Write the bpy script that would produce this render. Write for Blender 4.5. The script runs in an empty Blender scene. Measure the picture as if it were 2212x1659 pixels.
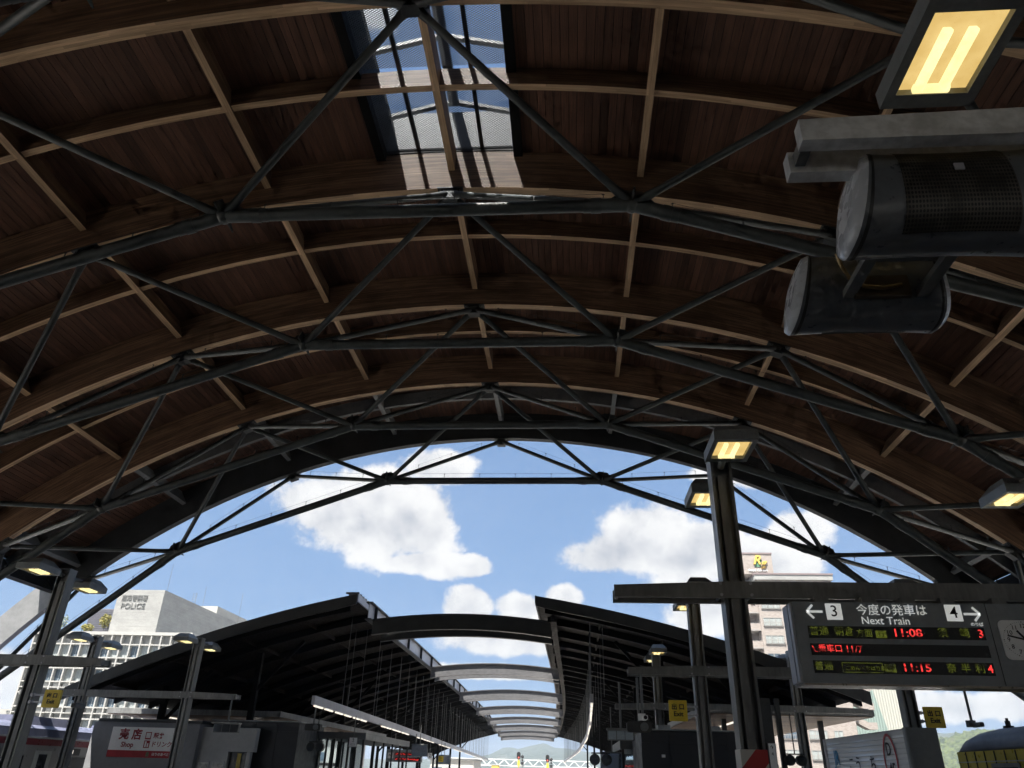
import bpy, bmesh, math, random
from mathutils import Vector, Matrix
random.seed(7)
S = bpy.context.scene
COL = S.collection
rad = math.radians
# ---------------------------------------------------------------- camera
TILT, ROLL, YAW = 0.4865, 0.0281, 0.0828
fwd = Vector((-math.sin(YAW)*math.cos(TILT), math.cos(YAW)*math.cos(TILT), math.sin(TILT)))
rgt = Vector((math.cos(YAW), math.sin(YAW), 0.0))
upv = rgt.cross(fwd)
r2 = rgt*math.cos(ROLL) + upv*math.sin(ROLL)
u2 = -rgt*math.sin(ROLL) + upv*math.cos(ROLL)
cd = bpy.data.cameras.new('camera'); cam = bpy.data.objects.new('camera', cd); COL.objects.link(cam)
cd.sensor_fit = 'HORIZONTAL'; cd.sensor_width = 36.0; cd.lens = 36.0*1587.5/2212.0
cd.clip_start = 0.05; cd.clip_end = 20000
m = Matrix((r2, u2, -fwd)).transposed().to_4x4(); m.translation = Vector((0, 0, 1.6))
cam.matrix_world = m
S.camera = cam
# ---------------------------------------------------------------- sky, sun, exposure
SUN = Vector((-0.25, -0.42, 1.0)).normalized()          # towards the sun
W = bpy.data.worlds.new('World'); S.world = W; W.use_nodes = True
nt = W.node_tree; nt.nodes.clear()
class G:                                                 # small node-expression helper
    def __init__(s, nt): s.nt = nt
    def n(s, t, **k):
        x = s.nt.nodes.new(t)
        for a, b in k.items(): setattr(x, a, b)
        return x
    def set(s, sock, v):
        if isinstance(v, bpy.types.NodeSocket): s.nt.links.new(v, sock)
        else: sock.default_value = v
    def m(s, op, a, b=0.0, c=None, clamp=False):
        x = s.n('ShaderNodeMath', operation=op, use_clamp=clamp)
        s.set(x.inputs[0], a); s.set(x.inputs[1], b)
        if c is not None: s.set(x.inputs[2], c)
        return x.outputs[0]
    def v(s, op, a, b=(0, 0, 0)):
        x = s.n('ShaderNodeVectorMath', operation=op)
        s.set(x.inputs[0], a)
        if op == 'SCALE': s.set(x.inputs['Scale'], b)
        elif op not in ('LENGTH', 'NORMALIZE'): s.set(x.inputs[1], b)
        return x.outputs['Value'] if op in ('LENGTH', 'DOT_PRODUCT') else x.outputs[0]
    def ramp(s, v, a, b, c=0.0, d=1.0, smooth=True):
        x = s.n('ShaderNodeMapRange', interpolation_type='SMOOTHSTEP' if smooth else 'LINEAR')
        s.set(x.inputs['Value'], v); s.set(x.inputs['From Min'], a); s.set(x.inputs['From Max'], b)
        s.set(x.inputs['To Min'], c); s.set(x.inputs['To Max'], d)
        return x.outputs[0]
    def noise(s, vec, scale, detail=4, rough=.55, dist=0.0, col=False):
        x = s.n('ShaderNodeTexNoise'); s.set(x.inputs['Vector'], vec)
        x.inputs['Scale'].default_value = scale; x.inputs['Detail'].default_value = detail
        x.inputs['Roughness'].default_value = rough; x.inputs['Distortion'].default_value = dist
        return x.outputs['Color' if col else 'Fac']
    def mix(s, f, a, b, blend='MIX'):
        x = s.n('ShaderNodeMix', data_type='RGBA', blend_type=blend)
        rgba = lambda k: [i for i in x.inputs if i.name == k and i.type == 'RGBA'][0]
        s.set(x.inputs[0], f); s.set(rgba('A'), a); s.set(rgba('B'), b)
        return [o for o in x.outputs if o.type == 'RGBA'][0]
g = G(nt)
d = g.v('NORMALIZE', g.n('ShaderNodeTexCoord').outputs['Generated'])
sky = g.n('ShaderNodeTexSky', sky_type='NISHITA', sun_disc=False)
sky.sun_elevation = math.asin(SUN.z); sky.sun_rotation = math.atan2(SUN.x, SUN.y)
sky.altitude = 0; sky.air_density = 1.0; sky.dust_density = 0.35; sky.ozone_density = 1.5
# cumulus: a few lobes where the photograph has them, ragged by noise, and a field of the same clouds all round
LOBES = [  # x, y, z of the direction, radius x, radius z
    (-.300, .91, .298, .078, .048), (-.245, .92, .322, .072, .042), (-.255, .925, .272, .105, .046), (-.172, .92, .360, .052, .022), (-.200, .94, .292, .058, .056),
    (-.195, .95, .240, .075, .018), (-.125, .96, .240, .028, .014),
    (.105, .955, .272, .075, .052), (.045, .965, .252, .070, .028), (.075, .96, .258, .070, .036), (.165, .95, .252, .085, .048), (.24, .94, .235, .08, .045), (.290, .92, .275, .045, .035),
    (-.125, .97, .190, .034, .024), (-.062, .98, .190, .038, .022), (-.002, .98, .204, .032, .020),
    (-.065, .985, .150, .090, .020), (-.13, .98, .165, .05, .012), (.20, .955, .352, .055, .012), (.245, .93, .345, .045, .020), (.20, .965, .185, .08, .028), (.33, .93, .18, .06, .02),
    (.43, .90, .075, .10, .018), (.36, .93, .10, .06, .016), (-.60, .79, .055, .05, .06), (-.10, .99, .112, .08, .010)]
nz = g.noise(d, 8.5, 7, .66, .0)
nz2 = g.noise(g.v('ADD', d, (-.012, -.01, .035)), 8.5, 3, .66, .0)
best = None
for (x, y, z, rx, rz) in LOBES:
    q = g.v('MULTIPLY', g.v('SUBTRACT', d, (x, y, z)), (1/rx, 3.0, 1/rz))
    l = g.m('SUBTRACT', 1.0, g.v('LENGTH', q))
    best = l if best is None else g.m('MAXIMUM', best, l)
best = g.m('MAXIMUM', best, -1.2)
front = g.ramp(g.v('DOT_PRODUCT', d, (-.03, .97, .24)), .72, .90)
field = g.m('MULTIPLY_ADD', g.noise(d, 2.6, 1, .5), 6.0, -3.1)
field = g.m('MULTIPLY_ADD', front, -1.6, field)
best = g.m('MAXIMUM', best, g.m('MINIMUM', field, 1.0))
best = g.m('MULTIPLY', best, 1.5)
dens = g.m('MULTIPLY_ADD', g.m('SUBTRACT', nz, .5), 3.3, best)
dens = g.ramp(dens, .00, .48)
sepz = g.n('ShaderNodeSeparateXYZ'); g.set(sepz.inputs[0], d)
up = g.ramp(sepz.outputs['Z'], -.02, .01)
haze_band = g.ramp(sepz.outputs['Z'], .75, -.02, .45, 1.0)
lit = g.m('MULTIPLY_ADD', g.m('SUBTRACT', nz, nz2), 3.2, .80, clamp=True)
core = g.ramp(best, .5, 1.6)
lit = g.m('MULTIPLY_ADD', core, -.22, lit, clamp=True)
SKYSTR = 0.05
cloud = g.mix(lit, (0.165/SKYSTR, 0.175/SKYSTR, 0.195/SKYSTR, 1), (.295/SKYSTR, .295/SKYSTR, .295/SKYSTR, 1))
wisp = g.m('MULTIPLY', g.ramp(g.noise(g.v('MULTIPLY', d, (1.0, 1.0, 3.0)), 3.0, 4, .6, .0), .45, .85), .16)
low = g.mix(g.m('MULTIPLY', haze_band, .85), sky.outputs[0], (.072/SKYSTR, .122/SKYSTR, .215/SKYSTR, 1))   # paler towards the horizon, all round
skyc = g.mix(wisp, low, (.17/SKYSTR, .205/SKYSTR, .27/SKYSTR, 1))
fin = g.mix(g.m('MULTIPLY', dens, up), skyc, cloud)
bg = g.n('ShaderNodeBackground'); g.set(bg.inputs['Color'], fin); bg.inputs['Strength'].default_value = SKYSTR
g.set(g.n('ShaderNodeOutputWorld').inputs['Surface'], bg.outputs[0])
sl = bpy.data.lights.new('sun', 'SUN'); sl.energy = 5.0; sl.angle = rad(.53); sl.color = (1, .955, .88)
so = bpy.data.objects.new('sun', sl); COL.objects.link(so)
so.rotation_euler = SUN.to_track_quat('Z', 'Y').to_euler(); so.location = (0, 0, 60)
S.view_settings.view_transform = 'Standard'; S.view_settings.look = 'None'
S.view_settings.gamma = 1; S.view_settings.exposure = 1.75; S.view_settings.use_curve_mapping = False
S.render.engine = 'CYCLES'
cy = S.cycles
cy.max_bounces = 7; cy.diffuse_bounces = 4; cy.glossy_bounces = 2; cy.transmission_bounces = 3; cy.transparent_max_bounces = 10
cy.caustics_reflective = False; cy.caustics_refractive = False; cy.sample_clamp_indirect = 6.0
cy.use_adaptive_sampling = True; cy.adaptive_threshold = .02; cy.adaptive_min_samples = 24
cy.use_denoising = True; cy.use_light_tree = False
W.cycles.sampling_method = 'MANUAL'; W.cycles.sample_map_resolution = 256
try: cy.denoiser = 'OPENIMAGEDENOISE'
except Exception: pass

# ---------------------------------------------------------------- materials
MATS = {}
def M(name, col, rough=.6, metal=0.0, var=.18, scale=2.0, bump=0.0, bscale=None, spec=.5, streak=None, col2=None):
    """painted / mineral surface: base colour broken up by noise, uneven gloss, fine relief"""
    if name in MATS: return MATS[name]
    mt = bpy.data.materials.new(name); mt.use_nodes = True; nt = mt.node_tree; g = G(nt)
    p = nt.nodes['Principled BSDF']
    tc = g.n('ShaderNodeTexCoord').outputs['Object']
    vec = g.v('MULTIPLY', tc, streak) if streak else tc
    a = g.noise(vec, scale, 4, .6); b = g.noise(vec, scale*7.3, 2, .6)
    f = g.m('MULTIPLY_ADD', b, .4, g.m('MULTIPLY', a, .6))
    f = g.ramp(f, .32, .68)
    c = Vector(col[:3]); lo = c*(1-var); hi = Vector(col2) if col2 else c*(1+var)
    g.set(p.inputs['Base Color'], g.mix(f, (*lo, 1), (*hi, 1)))
    g.set(p.inputs['Roughness'], g.ramp(b, .25, .75, max(.02, rough-.1), min(1, rough+.12)))
    p.inputs['Metallic'].default_value = metal
    p.inputs['Specular IOR Level'].default_value = spec
    if bump:
        bn = g.n('ShaderNodeBump'); bn.inputs['Strength'].default_value = bump; bn.inputs['Distance'].default_value = .01
        g.set(bn.inputs['Height'], g.noise(vec, bscale or scale*20, 2, .65)); g.set(p.inputs['Normal'], bn.outputs[0])
    MATS[name] = mt; return mt
def wood(name, dark, light, rough=.55, lam=0.0, stain=.5):
    """uv: x along the grain in metres, y across; attribute 'tone' shifts single boards"""
    mt = bpy.data.materials.new(name); mt.use_nodes = True; nt = mt.node_tree; g = G(nt)
    p = nt.nodes['Principled BSDF']
    uv = g.n('ShaderNodeUVMap').outputs[0]
    tone = g.n('ShaderNodeAttribute', attribute_name='tone').outputs['Fac']
    off = g.n('ShaderNodeCombineXYZ'); g.set(off.inputs[2], g.m('MULTIPLY', tone, 37.0))
    vv = g.v('ADD', uv, off.outputs[0])
    grain = g.noise(g.v('MULTIPLY', vv, (1.2, 26, 1)), 1.5, 4, .65, .4)
    fig = g.noise(g.v('MULTIPLY', vv, (.35, 3.0, 1)), 1.3, 2, .55, 1.0)
    f = g.m('ADD', g.m('MULTIPLY', grain, .55), g.m('MULTIPLY', fig, .45))
    f = g.ramp(f, .30, .72)
    col = g.mix(f, (*dark, 1), (*light, 1))
    tn = g.ramp(tone, 0, 1, .72, 1.20, smooth=False)
    tv = g.n('ShaderNodeCombineXYZ')
    for i in range(3): g.set(tv.inputs[i], tn)
    col = g.mix(1.0, col, tv.outputs[0], 'MULTIPLY')
    st = g.ramp(g.noise(g.n('ShaderNodeTexCoord').outputs['Object'], .55, 3, .6), .42, .75, 0, stain)
    col = g.mix(st, col, (dark[0]*.45, dark[1]*.42, dark[2]*.4, 1))
    if lam:                                                # glue lines and finger-jointed lamellas
        sx = g.n('ShaderNodeSeparateXYZ'); g.set(sx.inputs[0], uv)
        row = g.m('FLOOR', g.m('DIVIDE', sx.outputs['Y'], lam))
        cell = g.m('FLOOR', g.m('MULTIPLY_ADD', sx.outputs['X'], .42, g.m('MULTIPLY', row, 3.37)))
        cv = g.n('ShaderNodeCombineXYZ'); g.set(cv.inputs[0], row); g.set(cv.inputs[1], cell)
        wn = g.n('ShaderNodeTexWhiteNoise', noise_dimensions='2D'); g.set(wn.inputs['Vector'], cv.outputs[0])
        rr = g.ramp(wn.outputs['Value'], 0, 1, .66, 1.22, smooth=False)
        rv = g.n('ShaderNodeCombineXYZ')
        for i in range(3): g.set(rv.inputs[i], rr)
        col = g.mix(1.0, col, rv.outputs[0], 'MULTIPLY')
        fr = g.m('FRACT', g.m('DIVIDE', sx.outputs['Y'], lam))
        line = g.m('LESS_THAN', fr, .06)
        col = g.mix(g.m('MULTIPLY', line, .5), col, (dark[0]*.3, dark[1]*.3, dark[2]*.3, 1))
    g.set(p.inputs['Base Color'], col)
    g.set(p.inputs['Roughness'], g.ramp(grain, .3, .7, rough-.1, rough+.15))
    p.inputs['Specular IOR Level'].default_value = .3
    bn = g.n('ShaderNodeBump'); bn.inputs['Strength'].default_value = .35; bn.inputs['Distance'].default_value = .004
    g.set(bn.inputs['Height'], grain); g.set(p.inputs['Normal'], bn.outputs[0])
    MATS[name] = mt; return mt
def emit(name, col, strength, base=(.02, .02, .02), dots=None):
    mt = bpy.data.materials.new(name); mt.use_nodes = True; nt = mt.node_tree; g = G(nt)
    p = nt.nodes['Principled BSDF']; p.inputs['Base Color'].default_value = (*base, 1); p.inputs['Roughness'].default_value = .4
    if dots:                                               # LED matrix: round dots on a grid
        tc = g.n('ShaderNodeTexCoord').outputs['Object']
        fr = g.v('FRACTION', g.v('SCALE', tc, 1.0/dots))
        q = g.v('SUBTRACT', fr, (.5, .5, .5))
        s3 = g.n('ShaderNodeSeparateXYZ'); g.set(s3.inputs[0], q)
        r = g.m('SQRT', g.m('ADD', g.m('MULTIPLY', s3.outputs['X'], s3.outputs['X']), g.m('MULTIPLY', s3.outputs['Z'], s3.outputs['Z'])))
        mt.cycles.emission_sampling = 'NONE'
        drop = g.ramp(g.noise(g.v('MULTIPLY', tc, (6, 1, 16)), 1.0, 1), .40, .52, .22, 1.0)   # unevenly refreshed rows
        g.set(p.inputs['Emission Strength'], g.m('MULTIPLY', drop, g.ramp(r, .46, .60, strength, strength*.25)))
        p.inputs['Emission Color'].default_value = (*col, 1)
    else:
        tc = g.n('ShaderNodeTexCoord').outputs['Object']
        f = g.ramp(g.noise(tc, 5.0, 4, .6), .3, .7)
        g.set(p.inputs['Emission Color'], g.mix(f, (col[0]*.86, col[1]*.82, col[2]*.72, 1), (*col, 1)))
        p.inputs['Emission Strength'].default_value = strength
    MATS[name] = mt; return mt
def glass(name, tint=(.9, .95, 1.0), refl=.12, rough=.02):
    mt = bpy.data.materials.new(name); mt.use_nodes = True; nt = mt.node_tree; nt.nodes.clear(); g = G(nt)
    t = g.n('ShaderNodeBsdfTransparent'); t.inputs[0].default_value = (*tint, 1)
    gl = g.n('ShaderNodeBsdfGlossy'); gl.inputs['Roughness'].default_value = rough
    fr = g.n('ShaderNodeLayerWeight'); fr.inputs[0].default_value = .5     # same from both sides of a thin pane
    mx = g.n('ShaderNodeMixShader'); g.set(mx.inputs[0], g.m('MULTIPLY_ADD', g.m('POWER', fr.outputs['Facing'], 4.0), .8, refl*.5, clamp=True)); g.set(mx.inputs[1], t.outputs[0]); g.set(mx.inputs[2], gl.outputs[0])
    g.set(g.n('ShaderNodeOutputMaterial').inputs[0], mx.outputs[0])
    MATS[name] = mt; return mt
def window_mat(name, dark=(.08, .11, .14), curtain=(.36, .39, .38)):
    """window pane seen from far: reflective glass, here and there a drawn curtain behind"""
    mt = bpy.data.materials.new(name); mt.use_nodes = True; nt = mt.node_tree; g = G(nt)
    p = nt.nodes['Principled BSDF']
    rnd = g.n('ShaderNodeObjectInfo').outputs['Random']
    tc = g.n('ShaderNodeTexCoord').outputs['Object']
    folds = g.noise(g.v('MULTIPLY', tc, (9, 9, .2)), 1.0, 2)
    cur = g.mix(g.ramp(folds, .3, .7), (*[c*.7 for c in curtain], 1), (*curtain, 1))
    f = g.m('GREATER_THAN', g.m('ADD', rnd, g.m('MULTIPLY_ADD', g.noise(tc, .8, 2), .6, -.3)), .36)
    g.set(p.inputs['Base Color'], g.mix(f, (*dark, 1), cur))
    p.inputs['Roughness'].default_value = .08; p.inputs['Specular IOR Level'].default_value = .8
    MATS[name] = mt; return mt
STEEL = M('charcoal_painted_steel', (.026, .028, .028), .5, .0, .35, 1.4, .15, 40)
BLACKST = M('black_canopy_steel', (.006, .006, .0065), .7, 0, .3, 1.4, .1, 40, spec=.12)
BEAMGR = M('weathered_grey_beam', (.105, .105, .110), .5, 0, .25, .6, .1, 20, streak=(1, 1, 3))
STEEL2 = M('charcoal_painted_post', (.17, .172, .165), .40, .0, .30, 2.0, .12, 60, streak=(1, 1, .25))
TUBE = M('dark_green_grey_tube', (.036, .042, .041), .42, .0, .35, 1.1, .15, 50)
GREYST = M('grey_painted_steel', (.13, .135, .135), .5, 0, .2, 1.2, .1, 30)
LEGGR = M('grey_arch_leg', (.20, .205, .21), .5, 0, .15, .8, .1, 30)
PALEST = M('pale_grey_steel', (.36, .38, .38), .45, 0, .18, .8, .1, 30)
ALU = M('aluminium_panel', (.42, .42, .45), .38, .25, .12, 1.0, .05, 30)
LAMPH = M('lamp_housing_grey', (.16, .17, .17), .45, 0, .2, 3.0, .08, 60)
SPKR = M('speaker_shell', (.11, .12, .13), .36, 0, .18, 4.0)
SPKD = M('speaker_dark', (.02, .021, .022), .6, 0, .35, 6.0, .1, 90)
BRASS = M('dull_brass_cable', (.28, .19, .08), .4, .3, .2, 8)
SIGNGREY = M('sign_grey', (.235, .258, .272), .45, 0, .12, 1.5, .05, 50)
WHITE = M('sign_white', (.86, .87, .86), .45, 0, .05, 3)
OFFW = M('off_white_print', (.80, .81, .80), .5, 0, .06, 3)
BACKLIT = emit('backlit_white_print', (.86, .90, .92), .14, base=(.7, .7, .7)); BACKLIT.cycles.emission_sampling = 'NONE'
BLACK = M('matt_black', (.012, .012, .013), .5, 0, .3, 5)
INK = M('black_print', (.01, .01, .012), .6, 0, .1, 5)
YELLOW = M('sign_yellow', (.72, .52, .04), .5, 0, .10, 3)
RED = M('sign_red', (.36, .02, .03), .5, 0, .12, 3)
REDD = M('dark_red_print', (.30, .02, .03), .5, 0, .15, 3)
JRBLUE = M('sign_blue', (.02, .22, .42), .5, 0, .1, 3)
LEDBACK = M('led_panel_black', (.006, .007, .007), .35, 0, .4, 30)
LEDR = emit('led_red', (1.0, .05, .045), .40, dots=.011)
LEDG = emit('led_green', (.42, .50, .05), .06, dots=.011)
LAMPP = emit('lamp_reflector', (.94, .66, .24), .275)
LAMPT = emit('lamp_tube', (1.0, .86, .42), .42)
FLUO = emit('fluorescent_white', (1.0, .93, .84), .37)
SIGR = emit('signal_red', (1, .12, .08), .8)
DECK = M('viaduct_deck', (.52, .51, .49), .8, 0, .15, .4, .1, 8)
CONC = M('pale_concrete', (.29, .29, .28), .8, 0, .16, .35, .25, 8, streak=(1, 1, 2.2))
CONCW = M('white_concrete', (.365, .36, .34), .75, 0, .07, .5, .1, 8)
PLATF = M('platform_paving', (.48, .46, .43), .75, 0, .15, .6, .2, 12)
BALL = M('ballast', (.38, .36, .34), .95, 0, .4, 6, .8, 30)
GROUND = M('city_ground', (.16, .155, .14), .95, 0, .35, .05, .2, 2)
WINP = window_mat('window_pane')
GLS = glass('clear_glass')
GLSD = glass('dusty_glass', (.78, .84, .86), .2, .06)
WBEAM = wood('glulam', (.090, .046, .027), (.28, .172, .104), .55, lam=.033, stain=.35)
WPLANK = wood('roof_board', (.066, .032, .021), (.156, .079, .050), .6, stain=.3)
WBEAM_LIT = wood('glulam_lit_underside', (.36, .235, .135), (.68, .47, .29), .55, lam=.06, stain=.25)
WSOF = wood('soffit_board', (.10, .06, .035), (.20, .13, .08), .6, stain=.3)
MESHM = M('galvanised_mesh', (.045, .047, .05), .5, .2, .2, 5)
SKIN = M('roof_skin_dark', (.012, .010, .009), .9, 0, .2, 2)

# ---------------------------------------------------------------- mesh builder and object helpers
class MB:
    def __init__(s): s.v = []; s.f = []; s.sm = []; s.uv = None; s.tone = None; s.mi = None
    def add(s, vs, fs, smooth=False):
        o = len(s.v); s.v += [Vector(p) for p in vs]; s.f += [tuple(i+o for i in f) for f in fs]; s.sm += [smooth]*len(fs); return s
    def box(s, x0, y0, z0, x1, y1, z1):
        return s.add([(x0,y0,z0),(x1,y0,z0),(x1,y1,z0),(x0,y1,z0),(x0,y0,z1),(x1,y0,z1),(x1,y1,z1),(x0,y1,z1)],
                     [(0,3,2,1),(4,5,6,7),(0,1,5,4),(1,2,6,5),(2,3,7,6),(3,0,4,7)])
    def cbox(s, c, sx, sy, sz): return s.box(c[0]-sx/2, c[1]-sy/2, c[2]-sz/2, c[0]+sx/2, c[1]+sy/2, c[2]+sz/2)
    def bar(s, p, q, w, h, up=(0, 0, 1)):
        p = Vector(p); q = Vector(q); t = (q-p).normalized(); up = Vector(up)
        if abs(t.dot(up)) > .99: up = Vector((0, 1, 0))
        a = t.cross(up).normalized()*(w/2); b = a.cross(t).normalized()*(h/2)
        return s.add([p-a-b, p+a-b, p+a+b, p-a+b, q-a-b, q+a-b, q+a+b, q-a+b],
                     [(0,3,2,1),(4,5,6,7),(0,1,5,4),(1,2,6,5),(2,3,7,6),(3,0,4,7)])
    def tube(s, p, q, r, n=10, r1=None, cap=True):
        p = Vector(p); q = Vector(q); t = (q-p).normalized(); u = Vector((0, 0, 1))
        if abs(t.dot(u)) > .98: u = Vector((0, 1, 0))
        a = t.cross(u).normalized(); b = a.cross(t); r1 = r if r1 is None else r1
        vs = [p+(a*math.cos(2*math.pi*i/n)+b*math.sin(2*math.pi*i/n))*r for i in range(n)]
        vs += [q+(a*math.cos(2*math.pi*i/n)+b*math.sin(2*math.pi*i/n))*r1 for i in range(n)]
        o = len(s.v); s.add(vs, [(i, (i+1) % n, n+(i+1) % n, n+i) for i in range(n)], True)
        if cap:
            s.add(vs[:n], [tuple(reversed(range(n)))]); s.add(vs[n:], [tuple(range(n))])
        return s
    def path(s, pts, r, n=8):
        for a, b in zip(pts[:-1], pts[1:]): s.tube(a, b, r, n)
        return s
    def prism(s, poly, o, ex, ey, ez, depth):
        """extrude a 2-d outline (ex, ey axes at o) along ez"""
        o = Vector(o); ex = Vector(ex); ey = Vector(ey); ez = Vector(ez)
        n = len(poly); a = [o+ex*x+ey*y for x, y in poly]; b = [p+ez*depth for p in a]
        return s.add(a+b, [tuple(reversed(range(n))), tuple(range(n, 2*n))]+[(i, (i+1) % n, n+(i+1) % n, n+i) for i in range(n)])
    def loft(s, rings, smooth=True, cap=True):
        n = len(rings[0]); vs = [p for r in rings for p in r]; fs = []
        for k in range(len(rings)-1):
            for i in range(n): fs.append((k*n+i, k*n+(i+1) % n, (k+1)*n+(i+1) % n, (k+1)*n+i))
        s.add(vs, fs, smooth)
        if cap: s.add(rings[0], [tuple(reversed(range(n)))]); s.add(rings[-1], [tuple(range(n))])
        return s
    def ell(s, c, rx, ry, rz, n=12, m=8):
        c = Vector(c)
        rings = [[c+Vector((rx*math.sin(a)*math.cos(2*math.pi*i/n), ry*math.sin(a)*math.sin(2*math.pi*i/n), rz*math.cos(a))) for i in range(n)]
                 for a in [math.pi*(k+.5)/m*1.0 for k in range(m)]]
        return s.loft(rings)
    def mesh(s, name, mat, off=(0, 0, 0)):
        me = bpy.data.meshes.new(name); off = Vector(off)
        me.from_pydata([p-off for p in s.v], [], s.f); me.materials.append(mat)
        if s.mi and mat is WBEAM:                          # bottom faces paler, bounced ground light put into the colour
            me.materials.append(WBEAM_LIT); me.polygons.foreach_set('material_index', s.mi)
        if any(s.sm): me.polygons.foreach_set('use_smooth', s.sm)
        if s.uv:
            ul = me.uv_layers.new(name='UVMap'); flat = [c for f in s.uv for q in f for c in q]
            ul.data.foreach_set('uv', flat)
        if s.tone is not None:
            at = me.attributes.new('tone', 'FLOAT', 'FACE'); at.data.foreach_set('value', s.tone)
        me.update(); return me
ORG = {}
def link(name, me, parent=None):
    o = bpy.data.objects.new(name, me); COL.objects.link(o)
    if parent is not None: o.parent = parent
    return o
def tag(o, label=None, cat=None, group=None, kind=None):
    if label: o['label'] = label
    if cat: o['category'] = cat
    if group: o['group'] = group
    if kind: o['kind'] = kind
    return o
def thing(name, label, cat, loc=(0, 0, 0), group=None):
    o = bpy.data.objects.new(name, None); COL.objects.link(o); o.empty_display_size = .2
    o.location = loc; ORG[o.name] = Vector(loc); return tag(o, label, cat, group)
def part(name, mb, mat, parent):
    """mb is in world coordinates; parents are never rotated, so only their offset is taken away"""
    root = parent; off = Vector((0, 0, 0))
    while root is not None:
        if root.name in ORG: off = ORG[root.name]
        root = root.parent
    return link(name, mb.mesh(name, mat, off), parent)
def one(name, mb, mat, label, cat, group=None, loc=None):
    loc = Vector(loc) if loc else sum(mb.v, Vector())/len(mb.v)
    if loc is not None: loc = Vector((loc.x, loc.y, min(p.z for p in mb.v)))
    o = link(name, mb.mesh(name, mat, loc)); o.location = loc; return tag(o, label, cat, group)
def struct(name, mb, mat):
    o = link(name, mb.mesh(name, mat)); return tag(o, kind='structure')
DG = None
def text(body, size, o, ex, ey, mat, parent, align='CENTER', name='lettering', ext=.004, sx=1.0, bold=0.0, shear=0.0):
    """flat lettering: origin o, reading direction ex, up ey; lies 4 mm proud"""
    c = bpy.data.curves.new('t', 'FONT'); c.body = body; c.size = size; c.align_x = align; c.align_y = 'CENTER'
    c.extrude = ext/2; c.resolution_u = 3; c.offset = bold; c.shear = shear
    t = bpy.data.objects.new('t', c); COL.objects.link(t)
    bpy.context.view_layer.update()
    me = bpy.data.meshes.new_from_object(t.evaluated_get(bpy.context.evaluated_depsgraph_get()))
    bpy.data.objects.remove(t); bpy.data.curves.remove(c)
    ex = Vector(ex).normalized()*sx; ey = Vector(ey).normalized(); ez = ex.normalized().cross(ey); o = Vector(o)
    root = parent; off = Vector((0, 0, 0))
    while root is not None:
        if root.name in ORG: off = ORG[root.name]
        root = root.parent
    for v in me.vertices:
        p = v.co.copy(); v.co = o + ex*p.x + ey*p.y + ez*p.z - off
    me.materials.clear(); me.materials.append(mat); me.name = name
    return link(name, me, parent)
def lerp(a, b, t): return a+(b-a)*t
def interp(pts, x):
    if x <= pts[0][0]: return pts[0][1]
    for (a, b), (c, d) in zip(pts[:-1], pts[1:]):
        if x <= c: return lerp(b, d, (x-a)/(c-a))
    (a, b), (c, d) = pts[-2:]; return lerp(b, d, (x-a)/(c-a))
# ================================================================ setting: ground, viaduct, platforms, tracks
GZ = -9.0
struct('ground', MB().box(-7000, -3000, GZ-2, 7000, 9000, GZ), GROUND)
# curved plan of the station beyond the dome: x of the canopy edges by y
XL = [(-60, -7.3), (30, -7.41), (45, -7.55), (60, -7.84), (75, -8.24), (90, -8.66), (105, -9.4), (120, -10.1), (135, -10.9), (240, -19)]
XR = [(-60, -1.2), (30, -1.16), (45, -1.05), (60, -.96), (75, -1.04), (90, -1.35), (105, -1.7), (120, -2.2), (135, -3.0), (240, -11)]
YS = [-40, 0, 15, 30, 45, 60, 75, 90, 105, 120, 135, 150]
def ribbon(fl, fr, z0, z1, ys):
    mb = MB(); rings = []
    for y in ys: rings.append([Vector((fl(y), y, z0)), Vector((fr(y), y, z0)), Vector((fr(y), y, z1)), Vector((fl(y), y, z1))])
    return mb.loft(rings, smooth=False)
YV = YS+[170, 200, 240]
struct('viaduct', ribbon(lambda y: interp(XL, y)-34, lambda y: interp(XR, y)+24, GZ+.5, -1.25, YV), DECK)  # left side widened unseen as a pale apron bouncing light up
struct('track_bed', ribbon(lambda y: interp(XL, y)-18.9, lambda y: interp(XR, y)+17.4, -1.246, -1.1, YV), BALL)
struct('platform', ribbon(lambda y: interp(XL, y)-12.6, lambda y: interp(XL, y)-2.3, -1.096, 0, YS), PLATF)
struct('platform', ribbon(lambda y: interp(XR, y)+.5, lambda y: interp(XR, y)+11.1, -1.096, 0, YS), PLATF)
for xo, f in ((-2.0, XL), (2.2, XL), (-14.4, XL), (13.0, XR)):
    mb = MB(); o = -.5335
    for sgn in (-1, 1):
        rings = []
        for y in YV:
            x = interp(f, y)+xo+sgn*.5335
            rings.append([Vector((x-.035, y, -1.096)), Vector((x+.035, y, -1.096)), Vector((x+.035, y, -.95)), Vector((x-.035, y, -.95))])
        mb.loft(rings, smooth=False)
    struct('rail_track', mb, GREYST)

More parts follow.
